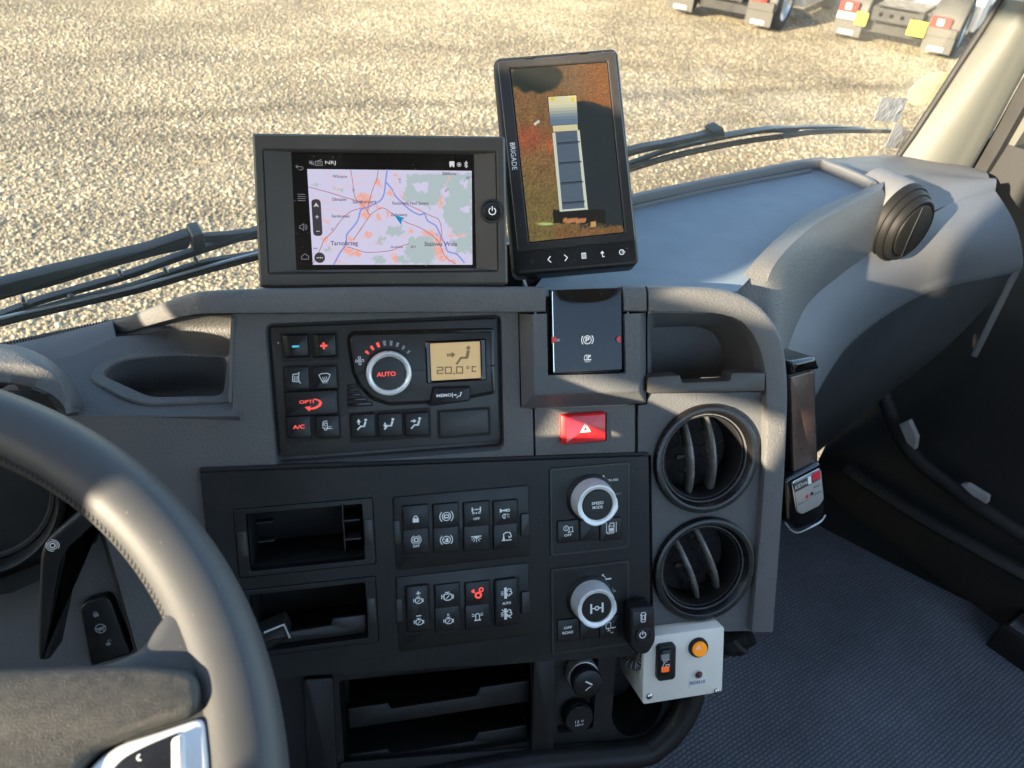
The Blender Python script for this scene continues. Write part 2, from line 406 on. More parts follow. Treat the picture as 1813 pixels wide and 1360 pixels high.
def icon(parent, fr, x, y, size, w, items, material='white_print', name='symbol', rot=0.0, lw=.16):
    """Printed symbol: strokes and fills in a box of +-1, half size given in photo pixels."""
    c = fr.px(x, y, w); sc = (fr.px(x + 10, y, w) - fr.px(x - 10, y, w)).length / 20 * size
    cr, sr = math.cos(rot), math.sin(rot)
    def T(p): return (c.x + (p[0] * cr - p[1] * sr) * sc, c.y + (p[0] * sr + p[1] * cr) * sc)
    m = MB()
    for it in items:
        k = it[0]
        if k == 'l': m.line([T(p) for p in it[1]], (it[2] if len(it) > 2 else lw) * sc, w)
        elif k == 'f': m.fill([T(p) for p in it[1]], w)
        elif k == 'd': m.fill([T(p) for p in circ(it[1], it[2], it[3], 14)], w)
        elif k == 'c':
            a0, a1 = (it[4], it[5]) if len(it) > 5 else (0, 360)
            nn = max(6, int(abs(a1 - a0) / 18))
            m.line([T((it[1] + it[3] * math.cos(R_(a0 + (a1 - a0) * i / nn)), it[2] + it[3] * math.sin(R_(a0 + (a1 - a0) * i / nn)))) for i in range(nn + 1)], (it[6] if len(it) > 6 else lw) * sc, w)
    return m.build(name, material, parent, smooth=0)

# ================================================================== the setting
def dark_bands(nt, wob, last):                   # soft darker bands across the yard, on ground and stones alike
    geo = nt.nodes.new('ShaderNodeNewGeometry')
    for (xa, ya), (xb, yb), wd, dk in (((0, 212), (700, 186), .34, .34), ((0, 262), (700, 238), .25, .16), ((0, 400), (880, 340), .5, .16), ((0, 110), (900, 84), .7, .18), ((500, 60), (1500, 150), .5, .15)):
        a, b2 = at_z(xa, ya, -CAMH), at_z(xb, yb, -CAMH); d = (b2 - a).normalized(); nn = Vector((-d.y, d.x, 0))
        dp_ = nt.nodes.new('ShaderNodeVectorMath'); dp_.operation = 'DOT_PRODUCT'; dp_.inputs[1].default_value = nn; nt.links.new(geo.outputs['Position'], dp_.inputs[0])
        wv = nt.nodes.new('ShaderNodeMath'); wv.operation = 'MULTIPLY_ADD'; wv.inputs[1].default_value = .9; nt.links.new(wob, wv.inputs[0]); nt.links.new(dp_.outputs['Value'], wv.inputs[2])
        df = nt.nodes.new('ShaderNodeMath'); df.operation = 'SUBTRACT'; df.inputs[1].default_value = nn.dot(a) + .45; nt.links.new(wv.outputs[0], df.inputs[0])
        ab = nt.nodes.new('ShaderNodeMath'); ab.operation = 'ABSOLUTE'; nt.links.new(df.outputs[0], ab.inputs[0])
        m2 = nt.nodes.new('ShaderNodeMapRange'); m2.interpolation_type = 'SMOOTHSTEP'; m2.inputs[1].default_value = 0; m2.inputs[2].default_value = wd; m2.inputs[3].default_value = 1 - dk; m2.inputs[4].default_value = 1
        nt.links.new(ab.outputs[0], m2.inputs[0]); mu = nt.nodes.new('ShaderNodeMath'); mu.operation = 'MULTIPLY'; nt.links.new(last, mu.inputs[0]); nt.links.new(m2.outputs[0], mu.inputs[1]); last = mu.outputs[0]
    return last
def ground_mat():
    m = bpy.data.materials.new('gravel_ground'); m.use_nodes = True; nt = m.node_tree; b = nt.nodes['Principled BSDF']
    tc = nt.nodes.new('ShaderNodeTexCoord')
    vo = nt.nodes.new('ShaderNodeTexVoronoi'); vo.inputs['Scale'].default_value = 46; vo.inputs['Randomness'].default_value = 1
    no = nt.nodes.new('ShaderNodeTexNoise'); no.inputs['Scale'].default_value = .55; no.inputs['Detail'].default_value = 6
    n2 = nt.nodes.new('ShaderNodeTexNoise'); n2.inputs['Scale'].default_value = 60; n2.inputs['Detail'].default_value = 4
    for t in (vo, no, n2): nt.links.new(tc.outputs['Object'], t.inputs['Vector'])
    cr = nt.nodes.new('ShaderNodeValToRGB')
    e = cr.color_ramp.elements
    e[0].position = .0; e[0].color = (.15, .12, .078, 1); e[1].position = 1; e[1].color = (.33, .27, .175, 1)
    x = e.new(.55); x.color = (.24, .196, .13, 1)
    nt.links.new(vo.outputs['Color'], cr.inputs[0])
    mr = nt.nodes.new('ShaderNodeMapRange'); mr.inputs[1].default_value = .35; mr.inputs[2].default_value = .65; mr.inputs[3].default_value = .82; mr.inputs[4].default_value = 1.1
    nt.links.new(no.outputs['Fac'], mr.inputs[0])
    mx = nt.nodes.new('ShaderNodeVectorMath'); mx.operation = 'SCALE'
    last = dark_bands(nt, no.outputs['Fac'], mr.outputs[0])
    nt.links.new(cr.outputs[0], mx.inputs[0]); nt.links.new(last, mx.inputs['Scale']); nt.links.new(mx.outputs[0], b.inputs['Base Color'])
    b.inputs['Roughness'].default_value = .9
    ad = nt.nodes.new('ShaderNodeMath'); ad.operation = 'MULTIPLY_ADD'; ad.inputs[1].default_value = .35
    inv = nt.nodes.new('ShaderNodeMath'); inv.operation = 'SUBTRACT'; inv.inputs[0].default_value = .6
    nt.links.new(vo.outputs['Distance'], inv.inputs[1]); nt.links.new(n2.outputs['Fac'], ad.inputs[0]); nt.links.new(inv.outputs[0], ad.inputs[2])
    bp = nt.nodes.new('ShaderNodeBump'); bp.inputs['Strength'].default_value = .8; bp.inputs['Distance'].default_value = .02
    nt.links.new(ad.outputs[0], bp.inputs['Height']); nt.links.new(bp.outputs[0], b.inputs['Normal'])
    MATS['gravel_ground'] = m
    # loose stones, each its own shade
    m = bpy.data.materials.new('gravel_stone'); m.use_nodes = True; nt = m.node_tree; b = nt.nodes['Principled BSDF']
    oi = nt.nodes.new('ShaderNodeObjectInfo'); cr = nt.nodes.new('ShaderNodeValToRGB'); e = cr.color_ramp.elements
    e[0].position = 0; e[0].color = (.12, .10, .07, 1); e[1].position = 1; e[1].color = (.52, .46, .345, 1)
    for p, c in ((.3, (.205, .17, .115, 1)), (.6, (.26, .217, .15, 1)), (.85, (.355, .297, .205, 1))):
        x = e.new(p); x.color = c
    nt.links.new(oi.outputs['Random'], cr.inputs[0]); b.inputs['Roughness'].default_value = .8
    gg = nt.nodes.new('ShaderNodeNewGeometry'); no = nt.nodes.new('ShaderNodeTexNoise'); no.inputs['Scale'].default_value = .55; no.inputs['Detail'].default_value = 6; nt.links.new(gg.outputs['Position'], no.inputs['Vector'])
    mr = nt.nodes.new('ShaderNodeMapRange'); mr.inputs[1].default_value = .35; mr.inputs[2].default_value = .65; mr.inputs[3].default_value = .78; mr.inputs[4].default_value = 1.12; nt.links.new(no.outputs['Fac'], mr.inputs[0])
    mx = nt.nodes.new('ShaderNodeVectorMath'); mx.operation = 'SCALE'; nt.links.new(cr.outputs[0], mx.inputs[0]); nt.links.new(dark_bands(nt, no.outputs['Fac'], mr.outputs[0]), mx.inputs['Scale']); nt.links.new(mx.outputs[0], b.inputs['Base Color'])
    MATS['gravel_stone'] = m
ground_mat()
g = MB().add([(-400, -400, 0), (400, -400, 0), (400, 400, 0), (-400, 400, 0)], [(0, 1, 2, 3)]).build('ground', 'gravel_ground', smooth=0)
tag(g, 'pale gravel yard seen through the windscreen', kind='structure')
def gravel():
    hgt = -CAMH
    def gp(x, y): p = at_z(x, y, hgt); return (p.x, p.y, .004)
    near = [gp(x, y) for x, y in ((-60, 660), (250, 600), (480, 520), (900, 520), (1250, 420), (1640, 320))]
    mid = [gp(x, y) for x, y in ((-60, 300), (250, 280), (500, 250), (900, 230), (1300, 220), (1740, 200))]
    far = [gp(x, y) for x, y in ((-60, -30), (250, -30), (500, -30), (900, -30), (1350, -20), (1850, -10))]
    m = MB().loft([near, mid, far]); ob = m.build('gravel_stones', 'gravel_stone', smooth=0)
    tag(ob, 'loose pale stones strewn over the gravel yard', 'gravel', kind='stuff')
    ng = bpy.data.node_groups.new('scatter', 'GeometryNodeTree')
    ng.interface.new_socket('Geometry', in_out='INPUT', socket_type='NodeSocketGeometry'); ng.interface.new_socket('Geometry', in_out='OUTPUT', socket_type='NodeSocketGeometry')
    N = ng.nodes; gi = N.new('NodeGroupInput'); go = N.new('NodeGroupOutput')
    di = N.new('GeometryNodeDistributePointsOnFaces'); di.inputs['Density'].default_value = 1250
    ic = N.new('GeometryNodeMeshIcoSphere'); ic.inputs['Radius'].default_value = 1; ic.inputs['Subdivisions'].default_value = 1
    sm = N.new('GeometryNodeSetMaterial'); sm.inputs['Material'].default_value = MATS['gravel_stone']
    ii = N.new('GeometryNodeInstanceOnPoints')
    rr = N.new('FunctionNodeRandomValue'); rr.data_type = 'FLOAT_VECTOR'; rr.inputs[0].default_value = (-.5, -.5, 0); rr.inputs[1].default_value = (.5, .5, 6.28)
    rs = N.new('FunctionNodeRandomValue'); rs.data_type = 'FLOAT_VECTOR'; rs.inputs[0].default_value = (.75, .65, .5); rs.inputs[1].default_value = (1.25, 1.0, .75); rs.inputs['Seed'].default_value = 5
    L = ng.links
    rf = N.new('FunctionNodeRandomValue'); rf.data_type = 'FLOAT'; rf.inputs['Seed'].default_value = 11
    pw_ = N.new('ShaderNodeMath'); pw_.operation = 'POWER'; pw_.inputs[1].default_value = 3.2
    mm = N.new('ShaderNodeMath'); mm.operation = 'MULTIPLY_ADD'; mm.inputs[1].default_value = .017; mm.inputs[2].default_value = .0068
    vs = N.new('ShaderNodeVectorMath'); vs.operation = 'SCALE'
    rfo = [o_ for o_ in rf.outputs if o_.type == 'VALUE' and o_.enabled][0]
    L.new(rfo, pw_.inputs[0]); L.new(pw_.outputs[0], mm.inputs[0]); L.new(rs.outputs[0], vs.inputs[0]); L.new(mm.outputs[0], vs.inputs['Scale'])
    L.new(gi.outputs[0], di.inputs[0]); L.new(di.outputs['Points'], ii.inputs['Points']); L.new(ic.outputs['Mesh'], sm.inputs[0]); L.new(sm.outputs[0], ii.inputs['Instance'])
    L.new(rr.outputs[0], ii.inputs['Rotation']); L.new(vs.outputs[0], ii.inputs['Scale']); L.new(ii.outputs[0], go.inputs[0])
    md = ob.modifiers.new('scatter', 'NODES'); md.node_group = ng
gravel()

# ------------------------------------------------------------------ cab floor with woven mat
def woven():
    m = bpy.data.materials.new('woven_mat'); m.use_nodes = True; nt = m.node_tree; b = nt.nodes['Principled BSDF']
    tc = nt.nodes.new('ShaderNodeTexCoord'); br = nt.nodes.new('ShaderNodeTexBrick')
    nz = nt.nodes.new('ShaderNodeTexNoise'); nz.inputs['Scale'].default_value = 30; nz.inputs['Detail'].default_value = 3
    vm = nt.nodes.new('ShaderNodeVectorMath'); vm.operation = 'MULTIPLY_ADD'; vm.inputs[1].default_value = (.006, .006, 0)
    nt.links.new(tc.outputs['Object'], nz.inputs['Vector']); nt.links.new(nz.outputs['Color'], vm.inputs[0]); nt.links.new(tc.outputs['Object'], vm.inputs[2])
    br.inputs['Scale'].default_value = 1; br.inputs['Brick Width'].default_value = .0095; br.inputs['Row Height'].default_value = .0062
    br.inputs['Mortar Size'].default_value = .0012; br.inputs['Mortar Smooth'].default_value = 1.0; br.offset = .5
    br.inputs['Color1'].default_value = (.17, .195, .235, 1); br.inputs['Color2'].default_value = (.205, .235, .28, 1); br.inputs['Mortar'].default_value = (.065, .078, .10, 1)
    nt.links.new(vm.outputs[0], br.inputs['Vector']); n3 = nt.nodes.new('ShaderNodeTexNoise'); n3.inputs['Scale'].default_value = 5; n3.inputs['Detail'].default_value = 7; nt.links.new(tc.outputs['Object'], n3.inputs['Vector'])
    mr = nt.nodes.new('ShaderNodeMapRange'); mr.inputs[1].default_value = .3; mr.inputs[2].default_value = .7; mr.inputs[3].default_value = .7; mr.inputs[4].default_value = 1.2; nt.links.new(n3.outputs['Fac'], mr.inputs[0])
    sc_ = nt.nodes.new('ShaderNodeVectorMath'); sc_.operation = 'SCALE'; nt.links.new(br.outputs['Color'], sc_.inputs[0]); nt.links.new(mr.outputs[0], sc_.inputs['Scale']); nt.links.new(sc_.outputs[0], b.inputs['Base Color'])
    bp = nt.nodes.new('ShaderNodeBump'); bp.inputs['Strength'].default_value = .8; bp.inputs['Distance'].default_value = .002; bp.invert = True
    nt.links.new(br.outputs['Fac'], bp.inputs['Height']); nt.links.new(bp.outputs[0], b.inputs['Normal']); b.inputs['Roughness'].default_value = .75
    MATS['woven_mat'] = m
woven()
FZ = -1.12
fl = MB().box(-.85, 1.36, -.9, 1.0, FZ - .06, FZ - .012).build('cab_floor', 'door_dark', None, VEH); tag(fl, 'black floor of the truck cab', kind='structure')
mt = []
for x, y in ((1380, 860), (1450, 930), (1625, 1020), (1813, 1112), (1900, 1160), (1900, 1460), (1120, 1460), (1120, 1250), (1250, 1000)):
    mt.append(tuple(VEH.loc(at_z(x, y, FZ))[:2]))
m = MB().slab(rpoly(mt, .02), FZ - .011, FZ, .003)
tag(m.build('floor_mat', 'woven_mat', None, VEH), 'blue woven mat on the passenger side floor of the cab', 'floor mat')

# ------------------------------------------------------------------ windscreen
gm = MB()
rows = []
for k in range(2):
    rows.append([(x, -.03 + 1.0 * k, 0) for x in (-.72, 1.225)])
gp = [GLASS.px(1600, 274), GLASS.px(1672, 142), GLASS.px(1748, -8)]
pts = [(-.75, -.02, 0), (gp[0].x - .004, -.005, 0), (gp[1].x + .002, gp[1].y, 0), (gp[2].x + .002, gp[2].y, 0), (gp[2].x - .01, .62, 0), (-.7, .62, 0)]
gm.slab([p[:2] for p in pts], -.005, 0, 0)
wsc = gm.build('windscreen', 'windscreen_glass', None, GLASS, smooth=0)
tag(wsc, 'clear truck windscreen above the dashboard', 'windscreen')
# stickers on the inside of the glass
def sticker(pts, mt, label, wv=.0006):
    p = poly_px(GLASS, pts, .003); m = MB(); n = 6
    a, b, c, d = [Vector((*q, 0)) for q in p]
    rows = []
    for i in range(n + 1):
        t = i / n; l, r = a.lerp(d, t), b.lerp(c, t)
        rows.append([l.lerp(r, j / n) + Vector((random.uniform(-wv, wv), random.uniform(-wv, wv), .003 + random.uniform(0, wv * 2.2))) for j in range(n + 1)])
    m.shell(rows, (0, 0, -.0004)); tag(m.build('sticker', mt, None, GLASS), label, 'sticker')
sticker([(1561, 172), (1606, 174), (1592, 216), (1546, 214)], 'tape', 'upper piece of crinkled grey tape stuck on the windscreen')
sticker([(1585, 218), (1627, 240), (1607, 264), (1565, 262)], 'tape', 'lower piece of crinkled grey tape by the foot of the pillar')
c = GLASS.px(1645, 157, .003); e = GLASS.px(1676, 157, .003).x - c.x
m = MB().slab(circ(c.x, c.y, e, 32, GLASS.px(1645, 129, .003).y - c.y), .0022, .003, 0)
tag(m.build('round_sticker', 'pale_film', None, GLASS), 'round pale translucent sticker on the windscreen beside the pillar', 'sticker')

# ------------------------------------------------------------------ front pillar
t = thing('windscreen_pillar', 'beige trimmed windscreen pillar at the right edge of the glass', 'pillar', VEH, VEH.loc(at_vx(1610, 275, 1.24)))
def L(p): return VEH.loc(p)
pl0 = [(1596, 276), (1618, 240), (1650, 182), (1690, 108), (1722, 50), (1752, -8)]             # along the glass
pl1 = [(1700, 292), (1716, 262), (1742, 212), (1775, 148), (1806, 90), (1850, 4)]              # fold towards the door
pl2 = [(1722, 296), (1738, 268), (1764, 222), (1794, 164), (1826, 106), (1868, 24)]
A = [L(CAM + (at_vy(x, y, .635) - CAM)) for x, y in pl0]; B = [L(at_vx(x, y, 1.262)) for x, y in pl1]; C_ = [L(at_vx(x, y, 1.30)) for x, y in pl2]
A = [Vector((a.x, a.y - (a.z + .38) * .10, a.z)) for a in A]
rows = []
for a, b, c in zip(A, B, C_):
    r = [a + Vector((.06, .035, -.002)), a]
    for k in range(1, 8):
        q = a.lerp(b, k / 8); q = q + Vector((-.014 * math.sin(math.pi * k / 8), -.010 * math.sin(math.pi * k / 8), 0)); r.append(q)
    r += [b, b.lerp(c, .5) + Vector((-.004, -.006, 0)), c, c + Vector((.03, .04, 0))]
    rows.append(r)
m = MB().loft(rows); m.build('trim', 'beige_trim', t)
m = MB()
m.tube([a + Vector((-.004, .004, 0)) for a in A], .005, 8); m.build('glass_seal', 'rubber', t)
# door beyond the pillar: seal, frame, white edge
t = thing('cab_door', 'dark passenger door with pale window frame beyond the pillar', 'door', VEH, (1.34, .25, FZ))
def strip(p0, p1, f, th, name, mt, prt):
    m = MB(); r0 = [L(at_vx(x, y, f)) for x, y in p0]; r1 = [L(at_vx(x, y, f)) for x, y in p1]
    m.shell([r0, r1], (th, 0, 0)); return m.build(name, mt, prt)
strip([(1722, 300), (1740, 268), (1796, 166), (1872, 30)], [(1745, 306), (1768, 268), (1822, 172), (1890, 60)], 1.315, .03, 'door_seal', 'rubber', t)
strip([(1742, 310), (1766, 268), (1820, 172), (1890, 60)], [(1768, 312), (1790, 268), (1842, 186), (1900, 90)], 1.335, .03, 'window_frame', 'beige_trim', t)
strip([(1762, 320), (1783, 285), (1830, 205), (1890, 100)], [(1800, 322), (1812, 290), (1850, 220), (1900, 130)], 1.42, .03, 'outer_skin', 'white_paint', t)
strip([(1785, 316), (1800, 292), (1822, 256), (1860, 200)], [(1830, 326), (1840, 300), (1855, 260), (1890, 220)], 1.335, .03, 'window_frame', 'beige_trim', t)
# lower door: one dark pressed panel with pocket and scuff strip
m = MB(); rows = []
for i in range(9):
    y = -.75 + 1.36 * i / 8; r = []
    for j in range(13):
        z = FZ - .02 + (.80) * j / 12
        x = 1.335 - .035 * math.exp(-((z + .98) / .05) ** 2) - .02 * math.exp(-((z + .55) / .12) ** 2) - (.03 if z < -1.06 else 0)
        r.append((x, y, z))
    rows.append(r)
m.shell(rows, (.05, 0, 0)); m.build('door_panel', 'door_dark', t)
cur = [L(at_vx(x, y, 1.285)) for x, y in ((1560, 690), (1588, 760), (1625, 815), (1690, 866), (1745, 905), (1830, 960), (1920, 1010))]
m = MB().tube(spline(cur, 5), .012, 10, flat=1.2); m.build('sill_seal', 'rubber', t)
cur2 = [L(at_vx(x, y, 1.27)) for x, y in ((1500, 830), (1560, 870), (1640, 920), (1740, 975), (1840, 1030), (1920, 1075))]
m = MB().tube(spline(cur2, 5), .018, 10, flat=.7); m.build('sill_step', 'door_dark', t)
for p in ([(1592, 752), (1608, 745), (1622, 775), (1619, 796), (1606, 784)], [(1701, 858), (1712, 858), (1748, 880), (1746, 892), (1722, 878)]):
    q = [L(at_vx(x, y, 1.262)) for x, y in p]; m = MB()
    n = len(q); m.add([*q, *[v + Vector((.012, 0, 0)) for v in q]], [tuple(range(n)), tuple(range(2 * n - 1, n - 1, -1))] + [(i, (i + 1) % n, n + (i + 1) % n, n + i) for i in range(n)])
    m.build('gap_light_patch', 'gap_light_grey', t, smooth=0)  # pale pieces standing in for daylight at the door gap
m = MB().tube([L(at_vx(x, y, 1.285)) for x, y in ((1725, 630), (1760, 560), (1806, 468))], .005, 8); m.build('edge_strip', 'side_grey', t)
# seat rail corner at the right edge
t = thing('seat_rail', 'black box with a bright metal top at the right edge of the mat', 'seat rail', VEH, L(at_z(1800, 1130, FZ)))
q = [L(at_z(x, y, FZ + .07)) for x, y in ((1775, 1100), (1815, 1068), (1900, 1100), (1870, 1165), (1813, 1126))]
m = MB().slab(rpoly([v[:2] for v in q], .006), FZ + .001, FZ + .062, .004); m.build('rail_body', 'satin_black', t)
qq = inset([v[:2] for v in q], .008 if sum(q[i].x*q[(i+1)%5].y-q[(i+1)%5].x*q[i].y for i in range(5))>0 else .008)
m = MB().slab(rpoly(qq, .006), FZ + .063, FZ + .070, .002); m.build('rail_cover', 'chrome', t)

# ================================================================== dashboard
DASH = thing('dashboard', 'grey grained plastic dashboard of the truck with its angled centre console', 'dashboard', PAN, PAN.px(900, 1150, 0))
P = PAN
def rim(stations, name, depth=.05, mt='dash_grey', bev=.005, lip=.018, n=5, drop=.12):
    """Rounded band: stations of (outer px, inner px, w)."""
    o = spline([P.px(*s[0], s[2]) for s in stations], n); i_ = spline([P.px(*s[1], s[2]) for s in stations], n)
    rows = []
    for a, b in zip(o, i_):
        d = (a - b).normalized(); w = a.z; r = []
        r.append(b + Vector((0, 0, -lip))); r.append(b + Vector((0, 0, -.0025)))
        r.append(b + d * .0007 + Vector((0, 0, -.0007))); r.append(b + d * .0025)
        for k in range(5):
            t_ = math.pi / 2 * k / 4
            r.append(a - d * bev * (1 - math.sin(t_)) + Vector((0, 0, -bev * (1 - math.cos(t_)))))
        r.append(a + d * (-drop * depth) + Vector((0, 0, -depth)))
        rows.append(r)
    m = MB().loft(rows)
    # end caps
    for r in (rows[0][::-1], rows[-1]): m.add(r, [tuple(range(len(r)))])
    return m.build(name, mt, DASH)
# ---- fascia panels
W0 = 0.0
clim_hole = rrect(*rect_px(P, 468, 573, 893, 797, W0), .006)
left_out = poly_px(P, [(412, 556), (917, 553), (921, 722), (943, 724), (945, 815), (362, 842), (398, 1190), (248, 1170), (186, 950), (120, 736), (400, 735), (412, 720)], W0)
m = MB().plate(left_out, [clim_hole], W0, .02); m.build('fascia_panel', 'dash_grey', DASH)
x0, x1, y0, y1 = rect_px(P, 468, 573, 893, 797, W0)
clim_in = rrect(*rect_px(P, 476, 577, 889, 786, -.010), .003)
m = MB().pocket(clim_hole, clim_in, W0, -.012); m.build('unit_surround', 'dash_grey_fine', DASH)
# thin raised edge right of the alcove
m = MB().tube([P.px(413, 562, .0), P.px(409, 640, .0), P.px(407, 712, 0)], .0016, 8); m.build('edge_bead', 'dash_grey', DASH)
cen = poly_px(P, [(947, 725), (1124, 717), (1124, 812), (949, 818)], W0)
m = MB().plate(cen, [rrect(*rect_px(P, 994, 736, 1074, 781, W0), .001)], W0, .012); m.build('fascia_panel', 'dash_grey', DASH)
VENTS = [((1249, 812), 91), ((1245, 1006), 88)]
vh = []
for (vx_, vy_), r in VENTS:
    c = P.px(vx_, vy_, W0); rr = (P.px(vx_ + r, vy_, W0) - P.px(vx_ - r, vy_, W0)).length / 2; vh.append((c, rr))
right_out = poly_px(P, [(1130, 718), (1146, 716), (1149, 697), (1352, 694), (1353, 770), (1345, 905), (1330, 1117), (1157, 1121), (1153, 806), (1130, 806)], W0)
m = MB().plate(right_out, [circ(c.x, c.y, rr * .80, 40) for c, rr in vh], W0, .012); m.build('fascia_panel', 'dash_grey_fine', DASH)
# ---- rims
rim([((966, 508), (966, 553), .016), ((918, 508), (918, 553.5), .016), ((700, 508), (700, 554.5), .016), ((500, 511), (500, 555.5), .016), ((412, 513), (412, 556), .016), ((360, 516), (365, 557), .015),
     ((336, 520), (340, 559), .009), ((310, 528), (318, 563), -.008), ((255, 549), (268, 576), -.045), ((192, 572), (212, 594), -.085)], 'top_rim')
rim([((1104, 507), (1106, 552), .016), ((1125, 507), (1125, 552), .016), ((1144, 507), (1145, 552), .016)], 'top_rim')
rim([((1148, 507), (1149, 553), .016), ((1230, 508), (1232, 554), .016), ((1285, 513), (1280, 558), .015), ((1325, 527), (1311, 569), .014), ((1355, 550), (1331, 590), .013), ((1378, 582), (1346, 620), .012),
     ((1391, 620), (1354, 655), .011), ((1397, 680), (1357, 700), .010), ((1396, 760), (1357, 770), .009), ((1388, 905), (1349, 908), .008), ((1372, 1119), (1331, 1119), .008)], 'side_rim', depth=.07)
# seam between the rim pieces, shadowed backing behind every gap
m = MB().box(*sum(([a, b] for a, b in (sorted((P.px(915, 640).x, P.px(950, 640).x)), sorted((P.px(940, 840).y, P.px(940, 545).y)))), []), -.008, -.006); m.build('seam_backing', 'deep_black', DASH)
m = MB().box(P.px(1118, 700).x, P.px(1150, 700).x, P.px(1130, 840).y, P.px(1130, 545).y, -.008, -.006); m.build('seam_backing', 'deep_black', DASH)
# ---- pocket on the right
pf = rpoly(poly_px(P, [(1146, 553), (1278, 556), (1312, 568), (1334, 592), (1350, 630), (1356, 690), (1147, 697)], .0), .006)
pb = rpoly(poly_px(P, [(1146, 580), (1236, 578), (1262, 588), (1276, 610), (1282, 640), (1283, 690), (1147, 697)], -.055), .006)
n = len(pf)
m = MB(); rr = []
for k in range(7):
    t_ = k / 6; e = 1 - (1 - t_) ** 1.6
    rr.append([(pf[j][0] + (pb[j][0] - pf[j][0]) * e, pf[j][1] + (pb[j][1] - pf[j][1]) * e, -.055 * t_) for j in range(n)])
rr = [r[::-1] for r in rr] if sum(pf[i][0] * pf[(i + 1) % n][1] - pf[(i + 1) % n][0] * pf[i][1] for i in range(n)) > 0 else rr
m.rings(rr, False, True); m.build('storage_pocket', 'dash_grey_fine', DASH, smooth=60)
lipo = rpoly(poly_px(P, [(1147, 668), (1204, 664), (1208, 678), (1292, 674), (1297, 660), (1355, 660), (1354, 693), (1149, 697)], .012), .0018, 3)
m = MB().slab(lipo, -.006, .012, .0012); m.build('pocket_lip', 'bezel_brown', DASH)
# ---- alcove on the left: sloping ledge, tray, back wall
LED = Frame(P.wld(P.px(300, 735, 0)), (1, 0, 0), (0, math.cos(R_(14)), math.sin(R_(14))))
def Lp(x, y, w=0): return P.loc(LED.wld(LED.px(x, y, w)))
def led_build(m, name, mt, prt=DASH, smooth=40):
    q = MB(); q.v = [P.loc(LED.wld(v)) for v in m.v]; q.f = m.f; return q.build(name, mt, prt, smooth=smooth)
tray_o = rpoly(poly_px(LED, [(156, 670), (173, 643), (225, 626), (309, 619), (411, 624), (412, 710), (256, 716), (215, 704)], .003), .008)
tray_i = rpoly(poly_px(LED, [(179, 662), (208, 640), (250, 632), (309, 628), (403, 631), (396, 699), (266, 702), (222, 682)], .003), .008)
ledge = poly_px(LED, [(424, 737), (260, 738), (120, 738), (80, 700), (20, 668), (120, 628), (205, 596), (300, 590), (430, 590)], 0)
m = MB().plate(ledge, [inset(tray_o, .004) if sum(tray_o[i][0]*tray_o[(i+1)%len(tray_o)][1]-tray_o[(i+1)%len(tray_o)][0]*tray_o[i][1] for i in range(len(tray_o)))>0 else inset(tray_o, .004)], 0, .02)
led_build(m, 'ledge', 'dash_grey_fine')
m = MB().frame(tray_o, tray_i, -.003, .003, .0012); led_build(m, 'tray_rim', 'dash_grey')
n = len(tray_i); cxy = Vector((sum(p[0] for p in tray_i) / n, sum(p[1] for p in tray_i) / n))
m = MB(); rr = []
for z, k in ((.0, 1.0), (-.02, .97), (-.034, .93), (-.040, .86), (-.042, .7)):
    rr.append([(cxy.x + (p[0] - cxy.x) * k, cxy.y + (p[1] - cxy.y) * k, z) for p in (tray_i if sum(tray_i[i][0]*tray_i[(i+1)%n][1]-tray_i[(i+1)%n][0]*tray_i[i][1] for i in range(n)) < 0 else tray_i[::-1])])
m.rings(rr, False, True); led_build(m, 'tray_bowl', 'dash_grey_fine', smooth=60)
# back wall under the rim
bot = [Lp(x, y) for x, y in ((150, 640), (205, 606), (240, 601), (300, 598), (360, 600), (430, 604))]
top = [P.px(192, 592, -.088), P.px(214, 592, -.086), P.px(268, 574, -.05), P.px(320, 562, -.030), P.px(370, 558, -.028), P.px(430, 557, -.028)]
rows = []
for k in range(7):
    t_ = k / 6; rows.append([a.lerp(b, t_) + Vector((0, 0, -.018 * math.sin(math.pi * t_))) for a, b in zip(spline(bot, 4), spline(top, 4))])
m = MB().loft(rows); m.build('alcove_back', 'dash_grey', DASH, smooth=60)
# dash top left of the alcove up to the glass
near = [P.loc(p) for p in (at_z(-120, 700, -.37), at_z(-40, 670, -.372), LED.wld(LED.px(70, 655)), LED.wld(LED.px(130, 630)), LED.wld(LED.px(205, 597)))]
far = [P.loc(at_vy(x, y, .64)) for x, y in ((-120, 640), (-20, 618), (60, 599), (120, 586), (196, 569))]
rows = []
for k in range(6):
    t_ = k / 5; rows.append([a.lerp(b, t_) + Vector((0, .006 * math.sin(math.pi * t_), 0)) for a, b in zip(spline(near, 4), spline(far, 4))])
m = MB().shell(rows, (0, -.01, -.01)); m.build('top_panel', 'side_grey', DASH, smooth=60)
# edge strip dotted along the glass
m = MB()
ed = spline([P.loc(at_vy(x, y, .638)) for x, y in ((-20, 618), (60, 599), (120, 586), (196, 569))], 30)
for i in range(0, len(ed) - 1, 2): m.tube([ed[i], ed[i].lerp(ed[i + 1], .9)], .0022, 6)
o = m.build('glass_edge_dots', 'deep_black', DASH)
# top behind the rim, falling to the glass
near = [P.px(x, y, w) for x, y, w in ((192, 574, -.125), (300, 534, -.062), (412, 514, -.034), (600, 511, -.034), (760, 511, -.034), (860, 511, -.034), (935, 511, -.034))]
far = []
for x in (-.32, -.20, -.10, .06, .16, .22, .27):
    q = VEH.wld((x + .18, .63, -.44)); far.append(P.loc(q))
rows = []
for k in range(4):
    t_ = k / 3; rows.append([a.lerp(b, t_) for a, b in zip(spline(near, 3), spline(far, 3))])
m = MB().shell(rows, (0, -.006, -.004)); m.build('top_panel', 'side_grey', DASH, smooth=60)
